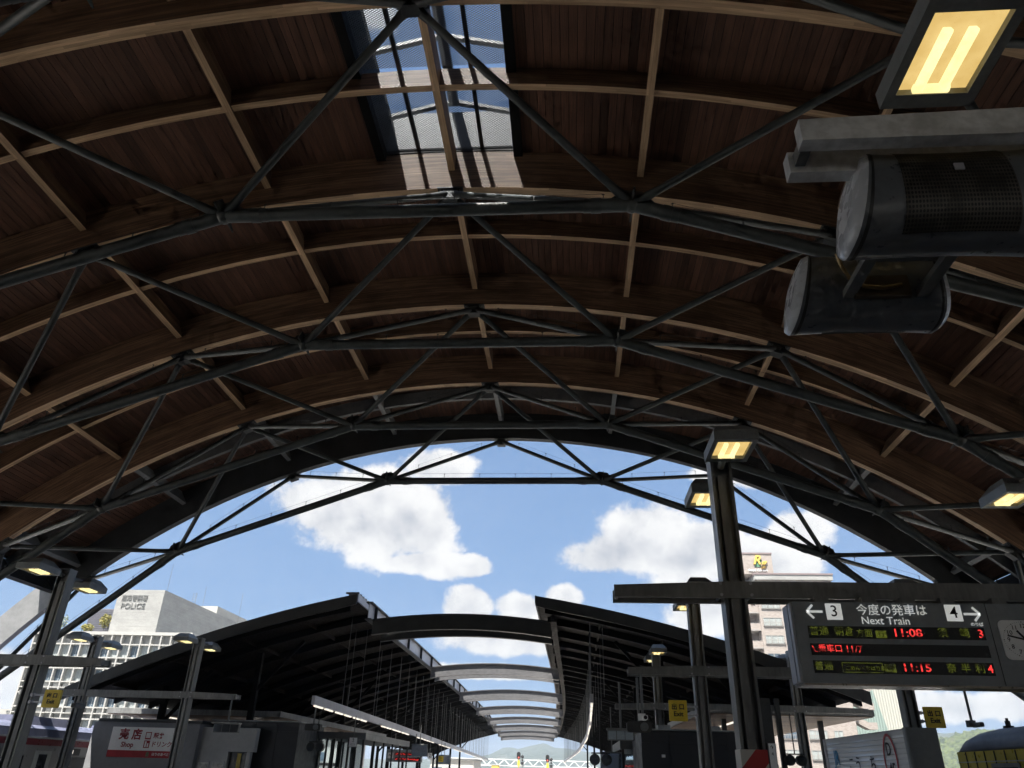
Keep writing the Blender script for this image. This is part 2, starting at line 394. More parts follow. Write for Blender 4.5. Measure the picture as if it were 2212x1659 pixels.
# ================================================================ the vaulted timber roof
XC, ZC, RA = -2.737, 14.056-25.8, 25.8                # axis and inner radius of the main arches
RB, RP, RPL = 26.45, 26.36, 26.95                     # underside of secondary arch, of cross beams, of the boards
Y0, SP = 8.445, 5.0                                   # arch A0 and the spacing
AN = rad(9.95)                                        # one panel of the grid
EAVE = rad(42.4)
def arc(a, r): return XC+r*math.sin(a), ZC+r*math.cos(a)
ROOF = thing('vaulted_roof', 'great timber vault on dark steel tubes arching over the platforms', 'roof', (XC, 18.4, 0))
def arc_beam(y, w, r0, r1, a0, a1, n=48):
    mb = MB(); mb.uv = []; vs = []
    for i in range(n+1):
        a = lerp(a0, a1, i/n)
        for r in (r0, r1):
            x, z = arc(a, r); vs += [(x, y-w/2, z), (x, y+w/2, z)]
    fs = []; uv = []; d = r1-r0
    for i in range(n):
        o = 4*i; u0 = lerp(a0, a1, i/n)*r0; u1 = lerp(a0, a1, (i+1)/n)*r0
        # 0 inner front, 1 inner back, 2 outer front, 3 outer back
        for q in ((0, 4, 5, 1), (0, 2, 6, 4), (1, 5, 7, 3), (2, 3, 7, 6)): fs.append(tuple(o+k for k in q))
        uv += [[(u0, 0), (u1, 0), (u1, w), (u0, w)], [(u0, 0), (u0, d), (u1, d), (u1, 0)], [(u0, 0), (u1, 0), (u1, d), (u0, d)], [(u0, 0), (u0, w), (u1, w), (u1, 0)]]
    e = 4*n; fs += [(0, 1, 3, 2), (e, e+2, e+3, e+1)]; uv += [[(0, 0), (w, 0), (w, d), (0, d)], [(0, 0), (0, d), (w, d), (w, 0)]]
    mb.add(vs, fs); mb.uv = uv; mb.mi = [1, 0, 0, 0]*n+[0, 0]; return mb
def wood_tone(mb, t): mb.tone = [t]*len(mb.f); return mb
def obox_uv(mb, p, q, w, h, up):
    mb.bar(p, q, w, h, up); L = (Vector(q)-Vector(p)).length
    mb.uv = [[(0, 0), (0, h), (w, h), (w, 0)], [(0, 0), (w, 0), (w, h), (0, h)],
             [(0, 0), (0, w), (L, w), (L, 0)],
             [(0, 0), (0, h), (L, h), (L, 0)], [(0, 0), (0, w), (L, w), (L, 0)], [(0, 0), (0, h), (L, h), (L, 0)]]
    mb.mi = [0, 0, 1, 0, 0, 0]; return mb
def Yof(i): return Y0+SP*i
FIRST, LAST = -7, 4
for i in range(FIRST, LAST+1):
    y = Yof(i)
    if i == LAST:
        o = part('end_arch', arc_beam(y+.02, .30, RA, 27.35, -EAVE, EAVE), STEEL, ROOF)
        part('edge_trim', arc_beam(y+.20, .05, RA+.02, 27.42, -EAVE, EAVE), PALEST, ROOF)
    else:
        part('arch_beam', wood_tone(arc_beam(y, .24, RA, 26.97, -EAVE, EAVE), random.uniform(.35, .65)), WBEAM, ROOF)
    for s in (-1, 1):                                    # steel leg carrying the arch down to the viaduct
        part('arch_leg', arc_beam(y+(.02 if i == LAST else 0), .28, RA-.05, 26.75, s*(EAVE-.004), s*rad(61), 10), LEGGR, ROOF)
    if i < LAST:
        last = i == LAST-1
        sb = arc_beam(y+SP/2, .16, RB, 26.96, -EAVE, EAVE)
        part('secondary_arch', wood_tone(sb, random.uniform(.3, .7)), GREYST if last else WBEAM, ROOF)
        for k in range(-4, 5):                           # cross beams along the vault
            a = k*AN; x, z = arc(a, (RP+26.955)/2)
            rv = Vector((math.sin(a), 0, math.cos(a)))
            mb = obox_uv(MB(), (x, y+.12, z), (x, y+SP-.12-(.04 if last else 0), z), .16, 26.955-RP, rv)
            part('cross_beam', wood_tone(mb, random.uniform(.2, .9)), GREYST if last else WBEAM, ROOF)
for s in (-1, 1):
    a = s*(EAVE+.004); x, z = arc(a, 26.6)
    part('eave_gutter', MB().bar((x, Yof(FIRST)-.3, z), (x, Yof(LAST)+.34, z), .14, .95, (math.sin(a), 0, math.cos(a))), STEEL, ROOF)
# outer skin, with the hole for the roof light between A0 and A1
def skin(mb, y0, y1, a0, a1, r0=27.02, r1=27.25, n=40):
    rings = []
    for i in range(n+1):
        a = lerp(a0, a1, i/n); x0, z0 = arc(a, r0); x1, z1 = arc(a, r1)
        rings.append([Vector((x0, y0, z0)), Vector((x0, y1, z0)), Vector((x1, y1, z1)), Vector((x1, y0, z1))])
    return mb.loft(rings, smooth=False)
SLX0, SLX1 = -4.42, -1.22                              # roof light opening in x
A_L = math.asin((SLX0-XC)/26.98); A_R = math.asin((SLX1-XC)/26.98)
mb = MB(); skin(mb, Yof(FIRST)-.3, Y0+.115, -EAVE, EAVE); skin(mb, Y0+SP-.115, Yof(LAST)+.3, -EAVE, EAVE)
skin(mb, Y0+.116, Y0+SP-.116, -EAVE, A_L-.002, n=20); skin(mb, Y0+.116, Y0+SP-.116, A_R+.002, EAVE, n=20)
part('roof_skin', mb, SKIN, ROOF)
# boards: each a piece of its own in the nearest two rows, joined beyond
PW = .18; DA = PW/RPL; NB = int(EAVE/DA)
def board_geo(w, t, L):
    mb = MB(); mb.box(-w/2, 0, 0, w/2, L, t)
    mb.uv = [[(0, 0), (L, 0), (L, w), (0, w)], [(0, 0), (0, w), (L, w), (L, 0)], [(0, 0), (w, 0), (w, t), (0, t)],
             [(0, 0), (L, 0), (L, t), (0, t)], [(0, 0), (w, 0), (w, t), (0, t)], [(0, 0), (L, 0), (L, t), (0, t)]]
    return mb
variants = []
for k in range(14):
    mb = board_geo(PW-.010, .03, SP/2-.06); mb.tone = [k/13.0]*6; variants.append(mb.mesh('roof_board', WPLANK))
oR = ORG[ROOF.name]
def in_hole(a, y): return Y0 < y < Y0+SP and A_L-.5*DA < a < A_R+.5*DA
cnt = 0
for row in range(2*FIRST, 2*LAST):
    ys = Y0+row*SP/2+.03; mb = MB(); mb.uv = []; mb.tone = []
    rnd = random.Random(row*71+5)
    for j in range(-NB, NB):
        a = (j+.5)*DA
        if in_hole(a, ys+1): continue
        t = rnd.random(); x, z = arc(a, RPL + (.004 if rnd.random() < .15 else 0)+rnd.uniform(-.002, .002))
        if row in (0, 1) and -84 <= j < 74 and cnt < 300:
            o = link('roof_board', variants[int(t*13.99)], ROOF); o.location = Vector((x, ys, z))-oR; o.rotation_euler = (0, a, 0); cnt += 1
        else:
            b = board_geo(PW-.010, .03, SP/2-.06); rot = Matrix.Rotation(a, 3, 'Y'); of = Vector((x, ys, z))
            mb.add([rot @ p + of for p in b.v], b.f); mb.uv += b.uv; mb.tone += [t]*6
    o = part('board_row', mb, WPLANK, ROOF); o['kind'] = 'stuff'
# ---- tube space truss
def topnode(i, j):
    x, z = arc(j*2*AN, RA-.10); return Vector((x, Yof(i), z))
def lownode(i, j):                                       # j = ..., -1, 0, ... lies between top nodes j and j+1; chord half way between arches
    a = (2*j+1)*AN; r = 23.36
    x, z = arc(a, r); return Vector((x, Yof(i)+SP/2, z))
def wires(p, q, parent, lift=.0):
    """bird wire on little pins along the top of a tube"""
    p = Vector(p); q = Vector(q); L = (q-p).length; n = max(2, int(L/1.25)); mb = MB(); pv = None
    for k in range(n):
        c = p.lerp(q, (k+.6)/n)+Vector((0, 0, lift)); t = c+Vector((0, 0, .17))
        mb.bar(c, t, .014, .014, (0, 1, 0)); mb.bar(t-Vector((.03, 0, .02)), t+Vector((.03, 0, -.02)), .012, .012)
        if pv is not None: mb.bar(pv, t, .006, .006)
        pv = t
    part('bird_wire', mb, STEEL, parent)
for i in range(-1, LAST):
    for j in range(-3, 3):
        P = lownode(i, j)
        if j < 2:
            Q = lownode(i, j+1)
            o = part('chord_tube', MB().tube(P, Q, .125, 16), TUBE, ROOF); wires(P, Q, o, .12)
            for u in (.085, .915): part('sleeve', MB().tube(P.lerp(Q, u-.012), P.lerp(Q, u+.012), .150, 16), TUBE, o)
            for u in (.06, .94): part('splice', MB().tube(P.lerp(Q, u-.055), P.lerp(Q, u+.055), .136, 16), TUBE, o)
            c = P.lerp(Q, .5)
        o = part('truss_node', MB().ell(P, .17, .17, .17, 12, 6), TUBE, ROOF)
        av = (2*j+1)*AN; tx = Vector((math.cos(av), 0, -math.sin(av))); tr = Vector((math.sin(av), 0, math.cos(av)))
        part('gusset_plate', MB().prism([(-.52, -.06), (.52, -.06), (.40, .12), (.16, .34), (-.16, .34), (-.40, .12)], P-Vector((0, .015, 0)), tx, tr, (0, 1, 0), .03), TUBE, o)
        part('gusset_plate', MB().prism([(-.46, -.04), (.46, -.04), (.13, .34), (-.13, .34)], P-tx*.015, (0, 1, 0), tr, tx, .03), TUBE, o)
        for ii in (i, i+1):
            for jj in (j, j+1):
                if abs(jj) > 2: continue
                T = topnode(ii, jj); e = (T-P).normalized()
                o = part('diagonal_tube', MB().tube(P, T-e*.12, .078, 12), TUBE, ROOF)
                part('end_cone', MB().tube(P+e*.10, P+e*.55, .105, 12, .080), TUBE, o); part('end_fork', MB().tube(T-e*.48, T-e*.14, .080, 12, .10), STEEL, o)
                if ii == i+1 and i >= 1: wires(P.lerp(T, .08), P.lerp(T, .92), o, .07)
        if j in (-3, 2):                                 # foot strut to the leg
            s = -1 if j < 0 else 1
            x, z = arc(s*rad(59), RA)
            for ii in (i, i+1): part('foot_strut', MB().tube(P, (x, Yof(ii), z), .10, 12), TUBE, ROOF)
for i in range(-1, LAST+1):
    for j in range(-2, 3):
        x, z = arc(j*2*AN, RA); a = j*2*AN; rv = Vector((math.sin(a), 0, math.cos(a))); c = Vector((x, Yof(i), z))
        mb = MB().bar(c-rv*.015+Vector((0, -.16, 0)), c-rv*.015+Vector((0, .16, 0)), .62, .03, rv)
        mb.bar(c-rv*.17+Vector((0, -.13, 0)), c-rv*.17+Vector((0, .13, 0)), .34, .26, rv)
        o = part('node_bracket', mb, STEEL, ROOF)
        for dx in (-.24, .24):
            t_ = Vector((math.cos(a), 0, -math.sin(a)))*dx
            for dy in (-.09, .09): part('bolt', MB().tube(c-rv*.03+t_+Vector((0, dy, 0)), c-rv*.065+t_+Vector((0, dy, 0)), .022, 6), GREYST, o)
CURBM = M('roof_light_end_panel', (.032, .034, .037), .5, 0, .4, 2.5)
# ---- roof light: curb, mesh, bars, gabled lantern
yA, yB = Y0+.125, Y0+SP-.125; zc = 15.22
mb = MB(); mb.box(SLX0-.22, yA, 15.0, SLX0, yB, 16.1); mb.box(SLX1, yA, 15.0, SLX1+.22, yB, 16.1)
LANT = part('roof_light_curb', mb, BLACKST, ROOF)
part('curb_end', MB().box(SLX0, yA-.10, 15.36, SLX1, yA+.02, 16.6), STEEL, ROOF)
part('curb_end', MB().box(SLX0, yB-.02, 15.36, SLX1, yB+.10, 16.6), CURBM, ROOF)
for (ya, yb) in ((yA+.02, Y0+SP/2-.09), (Y0+SP/2+.09, yB-.02)):
    mb = MB(); p = .085; w = SLX1-SLX0; L = yb-ya; zc = 15.30 if ya < Y0+SP/2-.5 else 15.30
    k = -L
    slope = .62                                           # diamonds longer across than along
    t = -L/slope
    while t < w:
        x0, y0 = t, 0.0; x1, y1 = t+L/slope, L
        for (xa, ya2, xb, yb2) in ((x0, 0, x1, L), (x0, L, x1, 0)):
            def clip(xa, ya2, xb, yb2):
                if xa < 0: f = (0-xa)/(xb-xa); xa, ya2 = 0, ya2+f*(yb2-ya2)
                if xb > w: f = (w-xa)/(xb-xa); xb, yb2 = w, ya2+f*(yb2-ya2)
                return xa, ya2, xb, yb2
            if x1 <= 0.001: continue
            a_, b_, c_, d_ = clip(xa, ya2, xb, yb2)
            if c_-a_ > .01: mb.bar((SLX0+a_, ya+b_, zc), (SLX0+c_, ya+d_, zc), .010, .010)
        t += p
    o = part('safety_mesh', mb, MESHM, ROOF); o['kind'] = 'stuff'
for x in (-3.62, -2.02):
    part('mesh_bar', MB().box(x-.045, yA, 15.32, x+.045, yB, 15.42), STEEL, ROOF)
ridge = Vector((XC-.1, 0, 17.05)); zl = 16.55
part('ridge_bar', MB().box(ridge.x-.12, yA-.1, 16.95, ridge.x+.12, yB+.1, 17.12), STEEL, ROOF)
for s, xe in ((-1, SLX0-.05), (1, SLX1+.05)):
    part('lantern_wall', MB().box(xe-.04, yA-.1, 16.1, xe+.04, yB+.1, zl+.05), BLACKST, ROOF)
    mb = MB(); mb.add([(ridge.x, yA, 17.06), (xe, yA, zl), (xe, yB, zl), (ridge.x, yB, 17.06)], [(0, 1, 2, 3)])
    part('lantern_pane', mb, GLS, ROOF)
    for y in (yA, 11.38, yB):
        part('glazing_bar', MB().bar((ridge.x, y, 17.0), (xe, y, zl-.03), .12, .10), STEEL, ROOF)

# unseen side walls added at our backs to darken the vault
for sg in (-1, 1):
    x = XC+sg*20.4
    part('flank_light_blocker', MB().box(x-.1, Yof(FIRST), 1.3, x+.1, 2.0, 7.6), STEEL, ROOF)
# ================================================================ platform canopies beyond the dome
YC0, YC1 = 30.0, 139.0
CANOPY = {'L': (XL, -1, .20, .0115, 11.3), 'R': (XR, 1, .15, .0099, 12.3)}
def cprof(side, t):
    f, s, a, b, T = CANOPY[side]; return 7.85-a*t-b*t*t
def cpt(side, y, t, dz=0.0):
    f, s, a, b, T = CANOPY[side]; off = -1.14 if side == 'L' else -.14      # sheet overhangs the girder line
    return Vector((interp(f, y)+off*(1 if side == 'L' else 1)+s*t, y, cprof(side, t)+dz))
def canopy(side, label):
    f, s, a, b, T = CANOPY[side]
    C = thing('platform_canopy', label, 'canopy', (interp(f, 80)+s*5, 80, 0))
    ys = [YC0+(YC1-YC0)*k/36 for k in range(37)]; ts = [T*k/12 for k in range(13)]
    mb = MB(); n = len(ts)
    top = [cpt(side, y, t) for y in ys for t in ts]; bot = [p-Vector((0, 0, .10)) for p in top]; N = len(top)
    fs = []
    for r in range(len(ys)-1):
        for c in range(n-1):
            i = r*n+c; fs += [(i, i+1, i+n+1, i+n), (N+i, N+i+n, N+i+n+1, N+i+1)]
    for r in range(len(ys)-1):
        for c in (0, n-1): i = r*n+c; fs.append((i, i+n, N+i+n, N+i))
    mb.add(top+bot, fs); part('roof_sheet', mb, SKIN2, C)
    for yy, nm in ((YC0-.04, 'front_fascia'), (YC1+.04, 'rear_fascia')):
        rings = []
        for t in ts:
            p = cpt(side, yy, t); q = p-Vector((0, 0, .42 if t > .2 else .36))
            rings.append([p+Vector((0, -.05, .03)), p+Vector((0, .05, .03)), q+Vector((0, .05, 0)), q+Vector((0, -.05, 0))])
        part(nm, MB().loft(rings, smooth=False), STEEL, C)
    # rafters
    k = 0; y = YC0+.35
    while y < YC1:
        rings = []
        for t in [T*(.03+.95*q/10) for q in range(11)]:
            p = cpt(side, y, t, -.10); h = .42 if k % 5 == 0 else .30; w = .10
            rings.append([p+Vector((0, -w, 0)), p+Vector((0, w, 0)), p+Vector((0, w, -h)), p+Vector((0, -w, -h))])
        part('rafter', MB().loft(rings, smooth=False), BLACKST, C)
        k += 1; y += 3.0
    for t in (2.6, 5.2, 7.8, 10.2):                      # purlins along the canopy
        mb = MB(); rings = []
        for y in ys:
            p = cpt(side, y, t, -.10); rings.append([p+Vector((-.04, 0, 0)), p+Vector((.04, 0, 0)), p+Vector((.04, 0, -.16)), p+Vector((-.04, 0, -.16))])
        part('purlin', mb.loft(rings, smooth=False), BROWNST, C)
    # ceiling boards between rafters, here and there catching light
    mb = MB(); rings = []
    for y in ys:
        rings.append([cpt(side, y, t, -.115) for t in ts])
    vs = [p for r in rings for p in r]
    mb.add(vs, [(r*n+c, r*n+c+1, (r+1)*n+c+1, (r+1)*n+c) for r in range(len(ys)-1) for c in range(n-1)])
    part('ceiling', mb, BROWNST, C)
    # edge girder: I section with stiffeners, face towards the open strip
    gx = lambda y: interp(f, y)-(.62 if side == 'L' else -.55)*1.0
    for nm, z0, z1, w in (('girder_web', 6.95, 7.55, .03), ('girder_flange', 6.90, 6.95, .26), ('girder_flange', 7.55, 7.60, .26)):
        rings = [[Vector((gx(y)-w/2, y, z0)), Vector((gx(y)+w/2, y, z0)), Vector((gx(y)+w/2, y, z1)), Vector((gx(y)-w/2, y, z1))] for y in ys]
        part(nm, MB().loft(rings, smooth=False), ALU if (nm == 'girder_web' and side == 'L') else (STEEL if side == 'L' else BROWNST), C)  # left web paler than the right, sky light put into its colour
    y = YC0+1.0
    while y < YC1:
        part('stiffener', MB().cbox((gx(y)-s*.07, y, 7.25), .12, .05, .596), STEEL, C); y += 3.7
    rings = []
    for y in ys:                                          # light edge flashing above the girder
        p = cpt(side, y, 0, .02); rings.append([p+Vector((-.03, 0, -.26)), p+Vector((.03, 0, -.26)), p+Vector((.03, 0, .04)), p+Vector((-.03, 0, .04))])
    part('edge_flashing', MB().loft(rings, smooth=False), ALU if side == 'L' else STEEL, C)
    if side == 'L':
        mb = MB(); y = YC0
        while y < 70: p = cpt(side, y, .0, .08); part('roof_seam', MB().box(p.x-.5, y, p.z-.03, p.x+.04, y+.10, p.z+.04), GREYST, C); y += .42
    # columns with raking arms
    y = 34.0
    while y < YC1:
        for t in (5.2, 9.2):
            p = cpt(side, y, t, -.42); c = part('canopy_column', MB().box(p.x-.12, y-.12, 0, p.x+.12, y+.12, p.z), BLACKST, C)
            part('column_arm', MB().bar((p.x, y, p.z-1.6), cpt(side, y, t-1.9, -.45), .10, .14), BLACKST, C)
        y += 15
    return C
SKIN2 = M('canopy_sheet_dark', (.03, .03, .032), .6, 0, .2, 1)
BROWNST = M('brown_canopy_steel', (.010, .008, .007), .7, 0, .3, 1.2, spec=.12)
canopy('L', 'dark curved platform canopy left of the open strip of sky')
canopy('R', 'dark curved platform canopy right of the open strip of sky')
for side, nmx in (('L', 'left'), ('R', 'right')):          # the same canopies run on unseen behind the dome, added to block low sky
    f, sg, a_, b_, T_ = CANOPY[side]
    CB = thing('platform_canopy', f'dark curved platform canopy added unseen behind the camera on the {nmx}', 'canopy', (interp(f, -60)+sg*5, -60, 0))
    rings = [[Vector((cpt(side, -36, t).x, yy, cprof(side, t)+dz)) for yy, dz in ((-130, 0), (-28, 0), (-28, -.4), (-130, -.4))] for t in [T_*k/8 for k in range(9)]]
    part('roof_sheet', MB().loft(rings, smooth=False), SKIN2, CB)
    for yy in (-40, -60, -80, -100):
        for t in (4.2, 8.2): p = cpt(side, -36, t, -.4); part('canopy_column', MB().box(p.x-.12, yy-.12, 0, p.x+.12, yy+.12, p.z), STEEL, CB)
SH = thing('rear_light_blocker', 'unseen wall added behind the camera to block light from the rear', 'building', (XC, -27.3, 0))
part('wall', MB().box(XC-21, -27.6, 4.2, XC+21, -27.0, 15.4), STEEL, SH)  # added wall, hung above the floor, shutting out sky light from behind
ORD = ['first', 'second', 'third', 'fourth', 'fifth', 'sixth', 'seventh', 'eighth']
for k in range(8):                                        # pairs of cambered I beams bridging the gap
    y = 30.4+15*k
    for q in (0, 1):
        yy = y+q*1.7; x0 = interp(XL, yy)-.5; x1 = interp(XR, yy)+.45
        B = thing('arched_beam', f'{"near" if q == 0 else "far"} beam of the {ORD[k]} pair of arched steel beams joining the two canopies', 'beam', ((x0+x1)/2, yy, 6.5), 'arched beams between the canopies')
        def camber(x): u = (x-(x0+x1)/2)/((x1-x0)/2); return .26*(1-u*u)
        xs = [lerp(x0, x1, i/14) for i in range(15)]
        for nm, z0, z1, w in (('web', 6.40, 6.92, .03), ('flange', 6.36, 6.40, .24), ('flange', 6.92, 6.96, .24)):
            rings = [[Vector((x, yy-w/2, z0+camber(x))), Vector((x, yy+w/2, z0+camber(x))), Vector((x, yy+w/2, z1+camber(x))), Vector((x, yy-w/2, z1+camber(x)))] for x in xs]
            part(nm, MB().loft(rings, smooth=False), STEEL if k == 0 else BEAMGR, B)
# ---- platform light strips hung from the canopies
def light_strip(pts, side, label):
    T = thing('light_strip', label, 'light strip', (pts[0][1], pts[0][0], pts[0][2]))
    px = [(p[0], p[1]) for p in pts]; pz = [(p[0], p[2]) for p in pts]
    y0 = pts[0][0]; L = 3.05; y = y0; k = 0
    while y < pts[-1][0]-1:
        y1 = min(y+L, pts[-1][0]); a = Vector((interp(px, y), y, interp(pz, y))); b = Vector((interp(px, y1)-0, y1-.02, interp(pz, y1)))
        rings = [[p+Vector((-.06, 0, 0)), p+Vector((.06, 0, 0)), p+Vector((.06, 0, .30)), p+Vector((-.06, 0, .30))] for p in (a, b)]
        pn = part('strip_panel', MB().loft(rings, smooth=False), ALU, T)
        s = 1 if side == 'L' else -1
        if k % 4 != 3:
            for u0, u1 in ((.08, .44), (.56, .92)):
                c0 = a.lerp(b, u0)+Vector((-s*.0, 0, -.03)); c1 = a.lerp(b, u1)+Vector((-s*.0, 0, -.03))
                part('tube_lamp', MB().bar(c0, c1, .07, .05), FLUO, pn)
        for dx in ((0, -s*.5) if k % 2 == 0 else (0,)):
            c = a.lerp(b, .3 if dx else .36)+Vector((dx, 0, .28)); f, sg, A, B_, TT = CANOPY[side]
            t = abs(c.x-(interp(f, c.y)+(-1.14 if side == 'L' else -.14)))
            zt = cprof(side, t)-.2
            if c.y > YC0+.2: part('hanger_rod', MB().tube(c, (c.x, c.y, zt), .015, 6), GREYST, T)
        y += L; k += 1
    return T
light_strip([(28.5, -9.31, 3.62), (44.3, -9.70, 3.57), (59.3, -10.25, 3.52), (89, -11.46, 3.43), (138, -13.7, 3.28)], 'L', 'long pale light strip hanging under the left platform canopy')
light_strip([(30, .84, 4.0), (41, 1.05, 3.9), (58, 1.22, 3.85), (82, .97, 3.67), (104, .29, 3.52), (136, -.97, 3.29)], 'R', 'long pale light strip hanging under the right platform canopy')
# ---- low flat roofs over the stairs
def flat_roof(x0, x1, y0, y1, z, label):
    T = thing('stair_roof', label, 'roof', ((x0+x1)/2, (y0+y1)/2, z))
    part('slab', MB().box(x0, y0, z+.05, x1, y1, z+.28), STEEL2, T)
    n = int((y1-y0)/.24)
    for k in range(n):
        yy = y0+(k+.5)*(y1-y0)/n
        mb = obox_uv(MB(), (x0+.05, yy, z+.03), (x1-.05, yy, z+.03), (y1-y0)/n-.03, .03, (0, 0, 1))
        part('soffit_slat', wood_tone(mb, random.random()), WSOF, T)
    for xx in (lerp(x0, x1, .2), lerp(x0, x1, .8)):
        for yy in (lerp(y0, y1, .12), lerp(y0, y1, .88)): part('roof_post', MB().box(xx-.09, yy-.09, 0, xx+.09, yy+.09, z+.05), STEEL, T)
    part('tube_lamp', MB().bar((lerp(x0, x1, .3), y0+1, z-.03), (lerp(x0, x1, .3), y1-1, z-.03), .08, .05), FLUO, T)
flat_roof(-21.5, -13.2, 36, 58, 3.55, 'low flat slatted roof behind the shop kiosk')
flat_roof(5.0, 11.4, 31, 52, 3.75, 'low flat slatted roof behind the dark lift hut')

# ================================================================ lamp frames along the platforms
def housing(c, parent):
    """hooded square lamp: c = centre of the panel, panel faces down"""
    x, y, z = c; w, l = .29, .40
    outer = [(x-w, y-l), (x+w, y-l), (x+w, y+l), (x-w, y+l)]
    r = [[Vector((px, py, z-.04)) for px, py in outer], [Vector((px, py, z+.10)) for px, py in outer],
         [Vector((x+(px-x)*.62, y+(py-y)*.50, z+.25)) for px, py in outer]]
    mb = MB(); mb.loft(r, smooth=False, cap=False); mb.add(r[-1], [(0, 1, 2, 3)])
    inn = [(x-.225, y-.295), (x+.225, y-.295), (x+.225, y+.295), (x-.225, y+.295)]
    fr = [Vector((px, py, z-.04)) for px, py in outer]+[Vector((px, py, z-.035)) for px, py in inn]+[Vector((px, py, z+.02)) for px, py in inn]
    mb.add(fr, [(0, 1, 5, 4), (1, 2, 6, 5), (2, 3, 7, 6), (3, 0, 4, 7), (4, 5, 9, 8), (5, 6, 10, 9), (6, 7, 11, 10), (7, 4, 8, 11)])
    h = part('lamp_housing', mb, LAMPH, parent)
    part('reflector', MB().add([(px, py, z+.015) for px, py in inn], [(0, 1, 2, 3)]), LAMPP, h)
    mb = MB()
    for dx in (-.09, .06): mb.path([(x+dx, y+.27, z-.012), (x+dx, y-.16, z-.012)], .034, 8)
    mb.path([(x-.12, y+.27, z-.010), (x+.10, y+.27, z-.010)], .03, 8)
    part('lamp_tube', mb, LAMPT, h)
    return h
def hpost(x, y, ztop, parent, w=.30, z0=0.0):
    mb = MB(); mb.box(x-w/2, y-w/2, z0, x-w/2+.035, y+w/2, ztop); mb.box(x+w/2-.035, y-w/2, z0, x+w/2, y+w/2, ztop)
    mb.box(x-w/2+.035, y-.02, z0, x+w/2-.035, y+.02, ztop-.01)
    p = part('post', mb, STEEL2, parent)
    part('cap_plate', MB().box(x-w/2-.01, y-w/2-.01, ztop, x+w/2+.01, y+w/2+.01, ztop+.02), STEEL2, p)
    part('base_plate', MB().box(x-.24, y-.24, z0, x+.24, y+.24, z0+.03), STEEL2, p)
    part('cable_duct', MB().box(x-.06, y-w/2+.03, z0+.05, x+.05, y-.03, ztop-.3), STEEL2, p)
    return p
def frame(y, x0, x1, xa, xb, label, ztop=5.84, za=3.76, h=.22, gap=.185, armmat=None):
    armmat = armmat or STEEL2
    F = thing('lamp_frame', label, 'lamp post', ((x0+x1)/2, y, 0), 'twin post lamp frames on the platforms')
    for x in (x0, x1):
        p = hpost(x, y, ztop, F)
        for s in (-1, 1):
            part('lamp_bracket', MB().tube((x, y+s*.12, ztop-.16), (x, y+s*.75, ztop-.10), .05, 10), STEEL2, F)
            housing((x-.03, y+s*1.02, ztop-.24), F)
    for s in (-1, 1):
        yy = y+s*gap; mb = MB(); hm = h; ht = h*.74; xs = [(xa, ht), (x0-.1, hm), (x1+.1, hm), (xb, ht)]
        rings = [[Vector((q, yy-.03, za)), Vector((q, yy+.03, za)), Vector((q, yy+.03, za+hq)), Vector((q, yy-.03, za+hq))] for q, hq in xs]
        part('cross_arm', mb.loft(rings, smooth=False), armmat, F)
    for x in (x0, x1):
        for dz in (.02, h-.05):
            mb = MB()
            for dx in (-.2, .2): mb.tube((x+dx, y-gap-.05, za+dz+.02), (x+dx, y+gap+.05, za+dz+.02), .02, 8)
            part('clamp_bolt', mb, ALU, F)
    for x in (xa+.02, xb-.06): part('end_tie', MB().box(x, y-gap+.02, za+.03, x+.04, y+gap-.02, za+h*.6), STEEL2, F)
    return F
F0 = frame(2.2, 2.42, 7.1, .90, 8.3, 'nearest lamp frame, its big lit lamp at the top right corner', za=3.735, h=.145, gap=.085, armmat=M('dusty_pale_arm', (.55, .56, .56), .5, 0, .30, 3, .1, 40))
F1 = frame(10.5, 2.27, 6.98, .63, 8.6, 'lamp frame with tall post before the sky carrying the train departure board')
F2 = frame(19.2, 3.13, 7.86, 1.42, 9.9, 'middle right lamp frame whose two posts carry yellow exit signs')
F3 = frame(29.5, 3.26, 8.23, 1.67, 10.6, 'farthest right lamp frame standing just before the dark canopy')
F4 = frame(17.8, -16.9, -12.6, -18.6, -10.95, 'nearest left lamp frame carrying a yellow exit sign', za=3.58)
F5 = frame(28.5, -18.15, -14.06, -20.5, -12.13, 'farther left lamp frame in front of the shop kiosk', za=3.73)
# hazard wrap on the tall post
hz = bpy.data.materials.new('hazard_stripes'); hz.use_nodes = True; gg = G(hz.node_tree); pp = hz.node_tree.nodes['Principled BSDF']
tc = gg.n('ShaderNodeTexCoord').outputs['Object']; sx = gg.n('ShaderNodeSeparateXYZ'); gg.set(sx.inputs[0], tc)
fr = gg.m('FRACT', gg.m('MULTIPLY', gg.m('ADD', gg.m('ADD', sx.outputs['Z'], .05), gg.m('MULTIPLY', sx.outputs['X'], -1.1)), 1.65))
gg.set(pp.inputs['Base Color'], gg.mix(gg.m('LESS_THAN', fr, .5), (.62, .60, .54, 1), (.50, .03, .03, 1))); pp.inputs['Roughness'].default_value = .5
mb = MB(); x, y = 2.27, 10.5; w = .165
mb.box(x-w, y-w, .3, x+w, y+w, 1.93)
part('hazard_wrap', mb, hz, F1)

